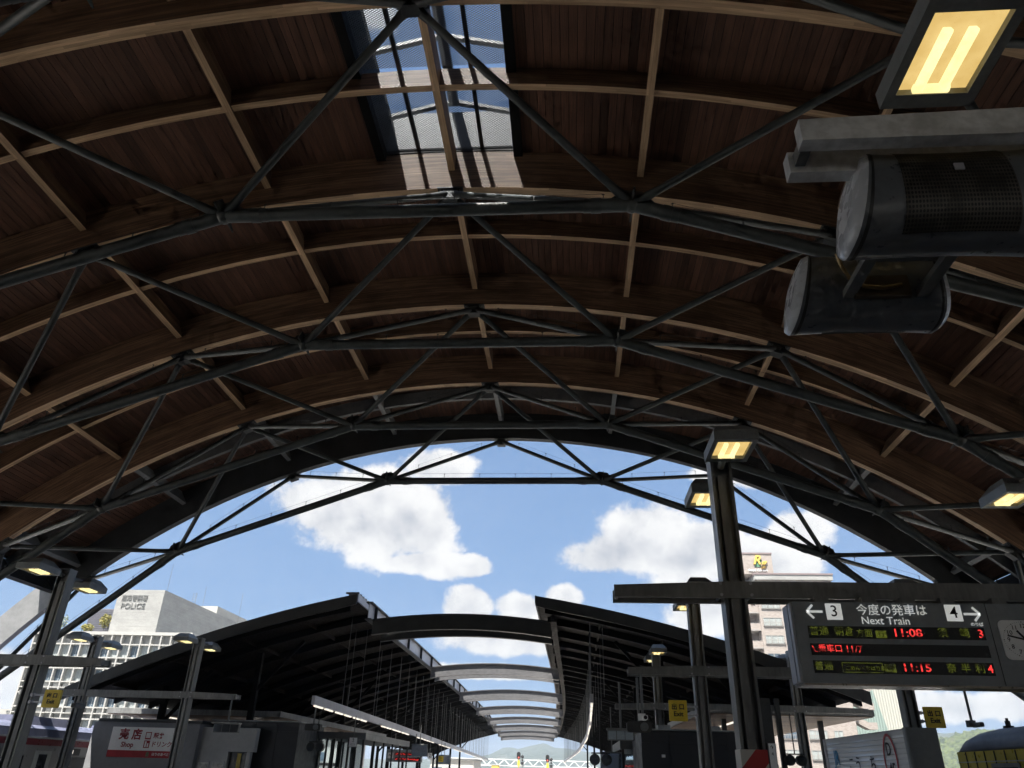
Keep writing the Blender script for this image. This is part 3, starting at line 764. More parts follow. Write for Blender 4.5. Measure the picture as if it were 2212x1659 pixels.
# ================================================================ loudspeakers under the nearest arm
SPKC = M('speaker_cap', (.50, .52, .55), .25, 0, .08, 2)
def speaker(c, facing, label, L=.68, ry=.155, rz=.205):
    cx, cy_, cz = c
    T = thing('loudspeaker', label, 'loudspeaker', (cx, cy_, cz-rz), 'horn loudspeakers under the nearest arm')
    n = 28; rings = []
    def ring(u, k, dx=0.0):
        out = []
        for i in range(n):
            a = 2*math.pi*i/n; c_, s_ = math.cos(a), math.sin(a)
            e = 2.6; q = (abs(c_)**e+abs(s_)**e)**(-1/e)
            yy = c_*q*ry*k; zz = s_*q*rz*k
            zz2 = zz*(.93+.07*u*u); yy2 = yy
            out.append(Vector((cx+u*L/2+dx+.05*(zz/rz)*max(0, -u)**3, cy_+facing*yy2, cz+zz2)))
        return out
    us = [-1+2*k/16 for k in range(17)]
    body = [ring(u, 1.0) for u in us]
    mb = MB().loft(body, smooth=True, cap=False); part('shell', mb, SPKR, T)
    for s in (-1, 1):
        e = ring(s, 1.0); e2 = ring(s, .93, s*.022); e3 = ring(s, .6, s*.038)
        rr = [e, e2, e3]
        capb = MB().loft(rr, smooth=True, cap=False); capb.add(e3, [tuple(range(n))]); part('end_cap', capb, SPKC, T)
        part('cap_gap', MB().loft([ring(s*.93, 1.006), ring(s*.965, 1.006)], smooth=True, cap=False), BLACK, T)
    # grille: a curved patch on the front lower half
    sel = []
    for u in [-.62+1.24*k/12 for k in range(13)]:
        R = ring(u, 1.02); row = []
        for i in range(n):
            a = 2*math.pi*i/n
            ok = math.cos(a) > -.2 and -.95 < math.sin(a) < .92
            row.append((ok, R[i]))
        idx = [i for i in list(range(n//2, n))+list(range(0, n//2)) if row[i][0]]
        sel.append([row[i][1] for i in idx])
    k = min(len(r) for r in sel); vs = [p for r in sel for p in r[:k]]
    mb = MB().add(vs, [(r*k+i, r*k+i+1, (r+1)*k+i+1, (r+1)*k+i) for r in range(len(sel)-1) for i in range(k-1)], True)
    mb.uv = [[(r*.033, i*.03), (r*.033, i*.03+.03), (r*.033+.033, i*.03+.03), (r*.033+.033, i*.03)] for r in range(len(sel)-1) for i in range(k-1)]
    part('grille', mb, GRILLE, T)
    return T
gm = bpy.data.materials.new('perforated_grille'); gm.use_nodes = True; gg = G(gm.node_tree); pp = gm.node_tree.nodes['Principled BSDF']
vo = gg.n('ShaderNodeTexVoronoi', voronoi_dimensions='2D'); gg.set(vo.inputs['Vector'], gg.n('ShaderNodeUVMap').outputs[0]); vo.inputs['Scale'].default_value = 85; vo.inputs['Randomness'].default_value = 0
hole = gg.ramp(vo.outputs['Distance'], .28, .42)
dirt = gg.ramp(gg.noise(gg.n('ShaderNodeTexCoord').outputs['Object'], 9, 4, .6), .4, .62)
gg.set(pp.inputs['Base Color'], gg.mix(hole, (.004, .004, .004, 1), gg.mix(dirt, (.03, .026, .02, 1), (.075, .066, .055, 1)))); pp.inputs['Roughness'].default_value = .5; pp.inputs['Metallic'].default_value = .3
GRILLE = gm
SPK1 = speaker((1.49, 2.36, 3.635), -1, 'large loudspeaker with dark mesh grille facing down to us under the arm', L=.66, ry=.16, rz=.215)
SPK2 = speaker((1.405, 2.98, 3.64), 1, 'loudspeaker seen from behind with bracket and bent brass cable', L=.60, ry=.145, rz=.19)
mb = MB().tube((1.22, 2.32, 3.98), (1.22, 2.32, 3.60), .035, 10); part('hanger_pipe', mb, STEEL2, SPK1)
mb = MB().bar((1.25, 2.62, 3.62), (1.62, 2.62, 3.62), .03, .10); mb.bar((1.28, 2.42, 3.55), (1.28, 2.86, 3.55), .05, .03); mb.bar((1.60, 2.42, 3.55), (1.60, 2.86, 3.55), .05, .03)
part('bracket', mb, STEEL2, SPK2)
part('mount_pipe', MB().tube((1.44, 2.42, 3.80), (1.44, 2.42, 3.50), .03, 10), STEEL2, SPK2)
mb = MB().box(1.30, 2.815, 3.52, 1.54, 2.84, 3.63); part('terminal_plate', mb, M('weathered_plate', (.10, .07, .045), .6, 0, .3, 6), SPK2)
pts = [Vector((1.22, 2.74, 3.70)), Vector((1.24, 2.76, 3.64)), Vector((1.28, 2.79, 3.59)), Vector((1.34, 2.80, 3.56)), Vector((1.42, 2.805, 3.555)), Vector((1.50, 2.805, 3.57))]
part('cable', MB().path(pts, .009, 8), BRASS, SPK2)
mb = MB().cbox((1.50, 2.192, 3.68), .035, .006, .03); part('name_badge', mb, ALU, SPK1)
# ================================================================ signs
EX, EZ = (1, 0, 0), (0, 0, 1)
# ---- departure board with clock, hung from the arm
BY = 10.10
BD = thing('departure_board', 'grey next train departure board with red and green LED rows and a clock', 'departure board', (5.0, BY+.2, 2.68))
part('case', MB().box(2.93, BY, 2.69, 6.95, BY+.42, 3.68), SIGNGREY, BD)
part('side_profile', MB().box(2.90, BY+.03, 2.70, 2.929, BY+.13, 3.67), ALU, BD)
part('side_profile', MB().box(2.90, BY+.17, 2.70, 2.929, BY+.39, 3.67), ALU, BD)
part('panel_joint', MB().box(5.345, BY-.003, 2.69, 5.352, BY, 3.68), BLACK, BD)
part('bottom_rail', MB().box(2.95, BY+.02, 2.665, 6.9, BY+.40, 2.688), M('tan_reflecting_rail', (.35, .30, .25), .35, .4, .2, 2), BD)
for x in (3.35, 3.95, 4.45, 4.95, 5.6, 6.3): part('mount_block', MB().box(x-.09, BY+.10, 3.682, x+.09, BY+.32, 3.775), STEEL2, BD)
rows = [(3.225, 3.375), (3.015, 3.160), (2.805, 2.955)]
led = []
for z0, z1 in rows: led.append(part('led_panel', MB().box(3.08, BY-.006, z0, 5.26, BY-.001, z1), LEDBACK, BD))
def bt(s, size, x, z, mat=BACKLIT, par=BD, **k): return text(s, size, (x, BY-.009, z), EX, EZ, mat, par, **k)
bt('今度の発車は', .148, 4.17, 3.575, ext=.003); bt('Next Train', .135, 4.07, 3.445, ext=.003)
for x, ch in ((3.445, '3'), (4.94, '4')):
    sq = part('number_plate', MB().box(x-.10, BY-.004, 3.455, x+.10, BY-.0005, 3.66), BACKLIT, BD)
    text(ch, .20, (x, BY-.008, 3.557), EX, EZ, INK, sq, ext=.003, bold=.001)
def arrow(x, z, s, par):
    mb = MB()
    for a, b in (((-.10, 0), (.10, 0)), ((-.10*1, 0), (-.02, .085)), ((-.10, 0), (-.02, -.085))):
        mb.bar((x+s*a[0], BY-.006, z+a[1]), (x+s*b[0], BY-.006, z+b[1]), .004, .028, EZ)
    return part('arrow', mb, BACKLIT, par)
arrow(3.20, 3.555, 1, BD); arrow(5.16, 3.545, -1, BD)
bt('のりば', .052, 5.19, 3.415, ext=.003)
def ledt(s, size, x, z, row, mat, **k): return text(s, size, (x, BY-.010, z), EX, EZ, mat, led[row], align='LEFT', name='lettering', **k)
ledt('普通', .125, 3.09, 3.305, 0, LEDG); ledt('朝倉', .125, 3.40, 3.305, 0, LEDG); ledt('方面', .105, 3.67, 3.285, 0, LEDG)
ledt('11:08', .135, 4.12, 3.298, 0, LEDR, sx=1.25, bold=.001); ledt('須', .125, 4.68, 3.305, 0, LEDG); ledt('崎', .125, 4.95, 3.305, 0, LEDG); ledt('3', .14, 5.17, 3.298, 0, LEDR, bold=.001)
ledt('乗車口', .10, 3.17, 3.095, 1, LEDR); ledt('11/7', .12, 3.50, 3.09, 1, LEDR)
part('led_stroke', MB().bar((3.10, BY-.010, 3.13), (3.13, BY-.010, 3.06), .004, .012), LEDR, led[1]); part('led_stroke', MB().bar((3.132, BY-.010, 3.06), (3.16, BY-.010, 3.06), .004, .012), LEDR, led[1])
ledt('普通', .115, 3.09, 2.885, 2, LEDG); ledt('ごめん・なはり線', .062, 3.46, 2.865, 2, LEDG)
mb = MB()
for a, b in (((3.43, 2.93), (3.92, 2.93)), ((3.43, 2.82), (3.92, 2.82)), ((3.43, 2.93), (3.43, 2.82)), ((3.92, 2.93), (3.92, 2.82))): mb.bar((a[0], BY-.009, a[1]), (b[0], BY-.009, b[1]), .004, .007)
part('led_frame', mb, LEDG, led[2])
for r, z0, z1, x in ((0, 3.235, 3.325, 3.915), (2, 2.825, 2.92, 3.945)):
    part('led_block', MB().box(x, BY-.010, z0, x+.135, BY-.007, z1), LEDG, led[r]); text('線' if r else '行', .08, (x+.067, BY-.013, (z0+z1)/2), EX, EZ, LEDBACK, led[r], name='lettering')
ledt('11:15', .13, 4.15, 2.88, 2, LEDR, sx=1.25, bold=.001); ledt('奈', .12, 4.69, 2.88, 2, LEDG); ledt('半', .12, 4.86, 2.88, 2, LEDG); ledt('利', .12, 5.03, 2.88, 2, LEDG); ledt('4', .13, 5.18, 2.88, 2, LEDR, bold=.001)
# clock
cx, cz = 5.73, 3.235
def rrect(x0, z0, x1, z1, r, n=6):
    out = []
    for (ax, az, a0) in ((x1-r, z1-r, 0), (x0+r, z1-r, 90), (x0+r, z0+r, 180), (x1-r, z0+r, 270)):
        for k in range(n+1): a = rad(a0+90*k/n); out.append((ax+r*math.cos(a), az+r*math.sin(a)))
    return out
CF = part('clock_face', MB().prism(rrect(-.29, -.24, .29, .24, .07), (cx, BY-.001, cz), EX, EZ, (0, -1, 0), .012), WHITE, BD)
for h in range(1, 13):
    a = rad(90-30*h); text(str(h), .075, (cx+.195*math.cos(a)*1.05, BY-.016, cz+.168*math.sin(a)), EX, EZ, INK, CF, ext=.003, name='numeral')
mb = MB()
for k in range(60):
    a = rad(6*k); w = .011 if k % 5 == 0 else .005; mb.box(cx+.262*math.cos(a)-w/2, BY-.016, cz+.218*math.sin(a)-w/2, cx+.262*math.cos(a)+w/2, BY-.013, cz+.218*math.sin(a)+w/2)
part('minute_mark', mb, INK, CF)
def hand(ang, l, back, w):
    a = rad(90-ang); dx, dz = math.cos(a), math.sin(a)
    return MB().bar((cx-dx*back, BY-.020, cz-dz*back), (cx+dx*l, BY-.020, cz+dz*l), .006, w, (-dz, 0, dx))
part('hour_hand', hand(323, .14, .05, .022), INK, CF); part('minute_hand', hand(284, .215, .06, .018), INK, CF)
text('JR', .055, (cx+.03, BY-.016, cz+.085), EX, EZ, JRBLUE, CF, ext=.003)
# ---- yellow exit signs clamped to posts
def exit_sign(x0, x1, y, z0, z1, xp, label):
    T = thing('exit_sign', label, 'sign', ((x0+x1)/2, y, z0), 'yellow exit signs on lamp posts')
    b = part('panel', MB().prism(rrect(x0, z0, x1, z1, .02, 3), (0, y, 0), EX, EZ, (0, 1, 0), .06), YELLOW, T)
    text('出 口', (z1-z0)*.30, ((x0+x1)/2, y-.004, z0+(z1-z0)*.66), EX, EZ, INK, b, bold=.004); text('Exit', (z1-z0)*.32, ((x0+x1)/2, y-.004, z0+(z1-z0)*.33), EX, EZ, INK, b, bold=.003)
    s = 1 if xp > x1 else -1; xe = x1 if s > 0 else x0
    for dz in (.3, .7):
        part('clamp', MB().bar((xe-s*.02, y+.05, z0+(z1-z0)*dz), (xp, y+.05, z0+(z1-z0)*dz), .05, .04).tube((xp-s*.02, y+.0, z0+(z1-z0)*dz), (xp-s*.02, y+.12, z0+(z1-z0)*dz), .04, 8), ALU, T)
exit_sign(2.33, 2.75, 19.0, 2.76, 3.21, 2.98, 'yellow exit sign left of the middle right post, above the dark hut')
exit_sign(8.10, 8.52, 19.0, 2.74, 3.18, 8.01, 'yellow exit sign under the departure board, above the station name sign')
exit_sign(-12.12, -11.72, 17.6, 2.66, 3.04, -12.45, 'yellow exit sign on the nearest left post, before the police building')
# ---- station name sign along the platform
NS = thing('station_name_sign', 'white station name sign with red ring and blue letters at the lower right', 'sign', (4.66, 13, 0))
nx0, nx1, ny0, ny1 = 4.50, 4.83, 11.2, 14.8
nm = bpy.data.materials.new('glossy_sign_face'); nm.use_nodes = True; gg = G(nm.node_tree); pp = nm.node_tree.nodes['Principled BSDF']
pp.inputs['Base Color'].default_value = (.70, .72, .72, 1); pp.inputs['Roughness'].default_value = .12; pp.inputs['Specular IOR Level'].default_value = .9
face = part('face_panel', MB().box(nx0, ny0+.10, 1.05, nx1, ny1-.06, 2.24), nm, NS)
part('end_frame', MB().prism(rrect(nx0-.03, ny0-.02, nx1+.06, ny0+.10, .03, 3), (0, 0, 0), EX, (0, 1, 0), EZ, 2.27), SIGNGREY, NS)
part('end_frame', MB().prism(rrect(nx0-.03, ny1-.06, nx1+.03, ny1+.04, .03, 3), (0, 0, 0), EX, (0, 1, 0), EZ, 2.26), ALU, NS)
part('top_rail', MB().box(nx0-.005, ny0+.10, 2.24, nx1+.01, ny1-.06, 2.262), ALU, NS)
for k in range(14): zz = 1.30+k*.066; part('reflection_rib', MB().add([(nx0-.010, ny0+.10, zz), (nx0-.010, ny1-.06, zz), (nx0-.001, ny1-.06, zz+.030), (nx0-.001, ny0+.10, zz+.030), (nx0-.001, ny0+.10, zz-.004), (nx0-.001, ny1-.06, zz-.004)], [(0, 1, 2, 3), (0, 4, 5, 1)]), nm, face)  # tilted ribs added to shape striped reflections on the flat face
fx = nx0-.014; RD = (0, -1, 0)
def nst(s, size, y, z, mat, **k): return text(s, size, (fx, y, z), RD, EZ, mat, face, ext=.003, **k)
nst('JR', .30, 14.25, 1.95, JRBLUE, bold=.006); nst('こ', .26, 13.55, 1.83, INK); nst('う', .26, 13.25, 1.83, INK); nst('ち', .26, 12.62, 1.83, INK)
nst('D', .24, 11.93, 2.02, INK, bold=.003); nst('45', .24, 11.90, 1.76, INK, bold=.003)
rings = []; mb = MB(); pr_ = None; N = 40
for k in range(N):
    a0, a1 = 2*math.pi*k/N, 2*math.pi*(k+1)/N
    P0 = Vector((fx, 11.91+.22*math.cos(a0), 1.88+.33*math.sin(a0))); P1 = Vector((fx, 11.91+.22*math.cos(a1), 1.88+.33*math.sin(a1)))
    mb.bar(P0, P1, .034, .006, (1, 0, 0))
part('red_ring', mb, M('ring_red', (.50, .04, .05), .4, 0, .05, 3), face)
# ---- small hanging cameras and mirrors
def cctv(x, y, z0, zarm, label, mat=GREYST, face=-1):
    T = thing('security_camera', label, 'camera', (x, y, z0), 'security cameras hanging from cross arms')
    part('drop_pipe', MB().tube((x, y, zarm+.02), (x, y, z0+.12), .03, 10), GREYST, T)
    part('mount', MB().box(x-.10, y-.06, z0+.02, x+.06, y+.08, z0+.16), mat, T)
    b = part('camera_body', MB().prism(rrect(-.055, -.05, .055, .05, .03, 4), (x+.03, y-.36, z0+.06), EX, EZ, (0, 1, 0), .34), mat, T)
    part('lens', MB().tube((x+.03, y-.375, z0+.06), (x+.03, y-.355, z0+.06), .042, 14), BLACK, b)
    part('joint', MB().ell((x, y, z0+.12), .06, .06, .05, 10, 6), mat, T)
cctv(1.71, 19.0, 2.74, 3.76, 'pale security camera on a drop pipe left of the exit sign', OFFW)
cctv(9.10, 19.0, 2.75, 3.76, 'grey security camera on a drop pipe right of the exit sign')
cctv(-11.15, 17.6, 2.64, 3.58, 'grey security camera on a drop pipe before the white gridded building')
MIRR = M('mirror_glass', (.75, .78, .80), .04, 1.0, .04, 2)
def mirror(x, y, z, w, h, label, tilt=.25, pipe=None, mat=None, rz=0.0):
    T = thing('platform_mirror', label, 'mirror', (x, y, z))
    a = Vector((math.cos(rz), math.sin(rz), 0)); n_ = Vector((math.sin(rz), -math.cos(rz), 0)); u = (Vector((0, 0, 1))*math.cos(tilt)+n_*math.sin(tilt))
    nn = a.cross(u); o = Vector((x, y, z))
    part('frame', MB().prism([(-w/2-.03, -h/2-.03), (w/2+.03, -h/2-.03), (w/2+.03, h/2+.03), (-w/2-.03, h/2+.03)], o, a, u, nn*-1, .06), STEEL2, T)
    part('glass', MB().prism([(-w/2, -h/2), (w/2, -h/2), (w/2, h/2), (-w/2, h/2)], o+nn*.012, a, u, nn*-1, .010), mat or MIRR, T)
    if pipe: part('hanger', MB().tube((x, y+.03, z+h/2), (x, y+.03, pipe), .025, 8), GREYST, T)
def monitor(x0, x1, y, z0, z1, pipe, label, bright):
    T = thing('platform_monitor', label, 'monitor', ((x0+x1)/2, y, z0), 'hanging train driver monitors')
    part('hood', MB().box(x0-.02, y-.18, z1, x1+.02, y+.12, z1+.05), STEEL2, T)
    part('case', MB().box(x0, y, z0, x1, y+.10, z1), STEEL2, T)
    n = 3
    for k in range(n):
        a = lerp(x0+.02, x1-.02, k/n); b = lerp(x0+.02, x1-.02, (k+1)/n)-.02
        part('screen', MB().box(a, y-.006, z0+.02, b, y-.001, z1-.01), bright, T)
    part('hanger', MB().tube(((x0+x1)/2, y+.05, z1+.04), ((x0+x1)/2, y+.05, pipe), .03, 8), GREYST, T)
SCR = M('monitor_pale_glass', (.40, .46, .50), .08, 0, .12, 3); SCRD = M('monitor_dark_glass', (.03, .035, .04), .06, 0, .3, 3)
monitor(1.02, 1.74, 22.0, 2.44, 2.68, 3.9, 'pale strip monitor hanging left of the dark hut on the right', SCR)
monitor(-12.18, -11.27, 27.0, 2.57, 2.84, 3.75, 'dark strip monitor hanging beside the shop kiosk', SCRD)
mirror(-7.38, 40, 2.46, .74, .50, 'big tilted mirror at the end of the left platform strip', .35, 3.6)
mirror(-9.5, 62, 2.35, .9, .6, 'small tilted mirror farther along the left platform', .35, 3.5)
mirror(1.55, 30.5, 2.05, .8, .6, 'tilted mirror under the far right light strip', .40, 3.9)

# ================================================================ platform furniture, left
KI = thing('shop_kiosk', 'grey shop kiosk with white and red sign on the left platform', 'kiosk', (-16, 34, 0))
part('front_wall', MB().box(-19.5, 32.0, 0, -15.0, 36.0, 3.05), M('kiosk_grey', (.23, .235, .25), .55, 0, .12, .8, .05, 20), KI)
part('roof_cap', MB().box(-19.3, 31.9, 3.052, -14.9, 36.1, 3.17), STEEL, KI)
part('side_wall', MB().box(-14.998, 32.3, 2.08, -12.70, 32.62, 2.95), M('kiosk_pale', (.42, .43, .43), .55, 0, .10, .8, .05, 20), KI)
part('side_wall', MB().box(-14.998, 32.3, 0, -13.75, 32.62, 2.078), MATS['kiosk_pale'], KI)
part('door', MB().box(-13.74, 32.5, 0, -13.0, 32.56, 2.07), SCRD, KI); part('corner_post', MB().box(-12.98, 32.3, 0, -12.82, 32.5, 2.07), MATS['kiosk_pale'], KI)
part('door_poster', MB().box(-13.42, 32.47, 1.2, -13.26, 32.495, 2.02), M('poster_yellow', (.55, .42, .08), .5, 0, .3, 8), KI)
for x in (-14.95, -14.35): 
    q = part('poster_frame', MB().box(x, 32.25, .7, x+.52, 32.295, 1.72), ALU, KI); part('poster', MB().box(x+.04, 32.243, .75, x+.48, 32.249, 1.67), M('poster_pale', (.55, .55, .52), .6, 0, .5, 7), q)
SG = part('shop_sign', MB().box(-18.62, 31.93, 1.77, -15.74, 31.995, 2.87), WHITE, KI)
part('red_band', MB().box(-18.62, 31.925, 1.77, -15.74, 31.929, 2.02), RED, SG)
sy = 31.922
text('売 店', .42, (-17.80, sy, 2.58), EX, EZ, REDD, SG, bold=.012); text('Shop', .26, (-17.85, sy, 2.22), EX, EZ, REDD, SG, bold=.006)
text('駅弁', .22, (-16.60, sy, 2.56), EX, EZ, REDD, SG, bold=.006); text('ドリンク', .22, (-16.42, sy, 2.25), EX, EZ, REDD, SG, bold=.004)
for z in (2.43, 2.12):
    i_ = part('pictogram', MB().box(-17.16, sy-.004, z, -16.92, sy, z+.27), REDD, SG)
    if z > 2.3: part('picture', MB().box(-17.13, sy-.009, z+.05, -16.95, sy-.005, z+.24), OFFW, i_)
    else: part('picture', MB().box(-17.12, sy-.009, z+.03, -17.05, sy-.005, z+.24).box(-17.02, sy-.009, z+.03, -16.96, sy-.005, z+.17), OFFW, i_)
text('はりのあべとつ', .12, (-16.32, sy, 1.895), EX, EZ, OFFW, SG, bold=.003)
part('emblem', MB().prism([(-.06, -.09), (.06, -.09), (.06, .05), (0, .09), (-.06, .05)], (-16.92, sy, 1.90), EX, EZ, (0, -1, 0), .004), M('emblem_olive', (.16, .17, .10), .6, 0, .4, 20), SG)
DK = M('dark_blue_grey_cladding', (.020, .023, .028), .45, 0, .18, .6, .05, 20)
def dark_hut(x0, x1, y0, y1, h, label, n=4):
    T = thing('lift_hut', label, 'hut', ((x0+x1)/2, y0, 0), 'dark clad lift huts')
    part('core', MB().box(x0+.03, y0+.03, 0, x1-.03, y1, h-.02), DK, T)
    for k in range(n):
        a = lerp(x0, x1, k/n); b = lerp(x0, x1, (k+1)/n)-.015
        part('cladding_panel', MB().box(a, y0, 0, b, y0+.028, h-.36), DK, T); part('cladding_panel', MB().box(a, y0-.012, h-.35, b, y0+.028, h-.02), DK, T)
    part('roof_edge', MB().box(x0-.06, y0-.08, h, x1+.06, y1+.06, h+.035), PALEST, T)
    return T
H1 = dark_hut(-14.9, -11.2, 33.0, 36.5, 3.24, 'dark lift hut behind the shop kiosk on the left platform')
H2 = dark_hut(2.17, 5.6, 25.0, 29.0, 2.86, 'dark lift hut behind the right posts under the exit sign')
part('notice', MB().box(2.75, 24.97, 2.12, 2.86, 24.985, 2.20), WHITE, H2)
part('roof_box', MB().box(2.72, 25.2, 2.90, 3.1, 25.6, 3.02), PALEST, H2); part('roof_box', MB().box(4.1, 25.2, 2.90, 4.6, 25.6, 3.02), PALEST, H2)
def glass_room(x0, x1, y0, y1, h, label):
    T = thing('waiting_room', label, 'waiting room', ((x0+x1)/2, y0, 0), 'glazed waiting rooms on the platforms')
    part('roof', MB().box(x0-.1, y0-.1, h, x1+.1, y1+.1, h+.28), GREYST, T)
    n = 6
    for k in range(n+1):
        x = lerp(x0, x1, k/n); part('mullion', MB().box(x-.04, y0-.03, 0, x+.04, y0+.05, h), STEEL, T)
        if k < n: part('pane', MB().box(x+.04, y0, .1, lerp(x0, x1, (k+1)/n)-.04, y0+.012, h), GLSD, T)
    for k in range(5):
        y = lerp(y0, y1, (k+1)/5); part('mullion', MB().box(x1-.03, y-.04, 0, x1+.05, y+.04, h), STEEL, T); part('mullion', MB().box(x0-.05, y-.04, 0, x0+.03, y+.04, h), STEEL, T)
glass_room(-11.2, -9.2, 36.0, 46, 2.75, 'glazed waiting room with dark bars on the left platform')
glass_room(1.9, 4.4, 29.6, 36, 2.45, 'glazed waiting room behind the right lift hut')
# small hanging signs along the left platform
def plate(x, y, z, w, h, mat, label, cat='sign', txt=None, pipe=None, tm=INK, nm='platform_sign', grp=None):
    T = thing(nm, label, cat, (x, y, z-h/2), grp)
    p = part('plate', MB().box(x-w/2, y, z-h/2, x+w/2, y+.06, z+h/2), mat, T)
    part('border', MB().box(x-w/2-.02, y+.012, z-h/2-.02, x+w/2+.02, y+.05, z+h/2+.02), STEEL2, T)
    if txt:
        for t, s, dx, dz in txt: text(t, s, (x+dx, y-.004, z+dz), EX, EZ, tm, p)
    if pipe: part('hanger', MB().tube((x, y+.03, z+h/2), (x, y+.03, pipe), .02, 8), GREYST, T)
    return T
plate(-9.14, 34.0, 2.58, .32, .34, OFFW, 'small square lift sign beside the glazed waiting room', txt=[('↕', .14, 0, .07), ('▭', .18, 0, -.07)], pipe=3.6)
plate(-8.22, 48.0, 2.38, .22, .26, WHITE, 'small white plate with number 2 hanging on the left platform', txt=[('2', .26, 0, 0)], pipe=3.5)
plate(-8.65, 55.0, 2.30, .32, .34, YELLOW, 'tiny far yellow exit sign on the left platform', txt=[('出口', .12, 0, .07), ('Exit', .12, 0, -.07)], pipe=3.5)
PL = thing('pillar', 'dark slotted steel pillar right of the tall striped post', 'pillar', (7.0, 29.4, 0))
part('shaft', MB().box(6.72, 29.2, 0, 7.18, 29.6, 4.2), STEEL, PL); part('side_shaft', MB().box(6.40, 29.2, 0, 6.55, 29.4, 4.2), STEEL, PL); part('side_shaft', MB().box(7.34, 29.2, 0, 7.50, 29.4, 4.2), STEEL, PL)
for k in range(6): part('tie_plate', MB().box(6.551, 29.25, .6+k*.6, 6.719, 29.35, .85+k*.6), STEEL2, PL)
part('round_speaker', MB().tube((6.6, 29.0, 3.08), (6.6, 29.19, 3.08), .16, 18), GREYST, PL); part('speaker_mesh', MB().tube((6.6, 28.985, 3.08), (6.6, 28.999, 3.08), .10, 18), BLACK, PL)
plate(7.02, 29.1, 2.30, .22, .86, WHITE, 'tall narrow white direction plate on the dark slotted pillar', txt=[('↑', .17, 0, .30), ('4', .15, 0, .10)])
def blips(x0, x1, y, z, h):
    """far LED line, too small to read: strokes of uneven height"""
    mb = MB(); x = x0; r = random.Random(int(x0*100))
    while x < x1-.03:
        if r.random() < .8:
            a = r.uniform(-h/2, 0); mb.box(x, y, z+a, x+.035, y+.004, z+a+r.uniform(.3, .9)*h*.5+.02)
        x += .055
    return mb
B2 = thing('departure_board', 'small far departure board with clock and red LED rows on the left platform', 'departure board', (-10.1, 50, 2.0))
part('case', MB().box(-11.26, 50, 2.02, -9.05, 50.25, 2.71), SIGNGREY, B2)
c2 = part('clock_face', MB().prism(rrect(-.18, -.16, .18, .16, .05, 4), (-11.0, 49.998, 2.36), EX, EZ, (0, -1, 0), .01), WHITE, B2)
part('clock_hand', MB().bar((-11.0, 49.98, 2.36), (-11.08, 49.98, 2.45), .004, .03).bar((-11.0, 49.98, 2.36), (-11.12, 49.98, 2.38), .004, .025), INK, c2)
for z in (2.44, 2.17):
    l2 = part('led_panel', MB().box(-10.72, 49.994, z-.07, -9.12, 49.998, z+.09), LEDBACK, B2); part('led_text', blips(-10.68, -9.18, 49.985, z, .12), LEDR, l2)
text('←1', .15, (-10.50, 49.99, 2.62), EX, EZ, WHITE, B2); text('今度の発車は', .08, (-9.8, 49.99, 2.63), EX, EZ, OFFW, B2)
for x in (-10.8, -9.5): part('hanger', MB().tube((x, 50.1, 2.71), (x, 50.1, 3.6), .025, 8), GREYST, B2)
B3 = thing('departure_board', 'far departure board with clock at the foot of the right canopy', 'departure board', (2.0, 42, 1.7))
part('case', MB().box(1.95, 42, 1.75, 3.35, 42.2, 2.32), SIGNGREY, B3); part('clock_face', MB().prism(rrect(-.2, -.17, .2, .17, .05, 4), (2.28, 41.998, 2.08), EX, EZ, (0, -1, 0), .01), WHITE, B3)
l3 = part('led_panel', MB().box(2.62, 41.994, 1.98, 3.3, 41.998, 2.1), LEDBACK, B3); part('led_text', blips(2.66, 3.26, 41.985, 2.04, .09), LEDR, l3)
part('hanger', MB().tube((2.6, 42.1, 2.3), (2.6, 42.1, 3.7), .025, 8), GREYST, B3)
# twin round signal bells hanging from rods
def bells(x, y, z, ztop, label):
    T = thing('track_lamp', label, 'lamp', (x, y, z-.2), 'twin round lamps on rods')
    part('rod', MB().tube((x, y, z+.2), (x, y, ztop), .022, 8), STEEL, T); part('bar', MB().box(x-.3, y-.03, z+.17, x+.3, y+.03, z+.21), STEEL, T)
    for s in (-1, 1):
        l = part('round_lamp', MB().tube((x+s*.19, y-.10, z), (x+s*.19, y+.12, z), .17, 20), BLACK, T); part('lens', MB().tube((x+s*.19, y-.115, z), (x+s*.19, y-.101, z), .13, 20), SCRD, l)
bells(-10.6, 33.6, 2.35, 3.7, 'pair of round black lamps on a rod before the glazed waiting room')
bells(7.74, 29.0, 2.22, 3.7, 'pair of round black lamps on a rod before the brick hotel')
bells(1.0, 27.0, 2.05, 3.9, 'pair of round black lamps beside the right light strip')
# louvred speaker boxes near the strips
def boxspk(x, y, z, ztop, label):
    T = thing('box_speaker', label, 'loudspeaker', (x, y, z-.12), 'small box loudspeakers on pipes')
    part('body', MB().prism(rrect(-.30, -.12, .30, .12, .06, 4), (x, y, z), EX, EZ, (0, 1, 0), .26), SPKD, T); part('horn_mouth', MB().tube((x+.12, y-.03, z), (x+.12, y-.001, z), .10, 16), SPKR, T)
    part('pipe', MB().tube((x, y+.1, z+.1), (x, y+.1, ztop), .03, 8), GREYST, T)
boxspk(-9.75, 30.2, 2.95, 3.65, 'small dark box loudspeaker at the near end of the left light strip')
boxspk(1.70, 19.9, 2.67, 3.8, 'small dark box loudspeaker behind the pale security camera')

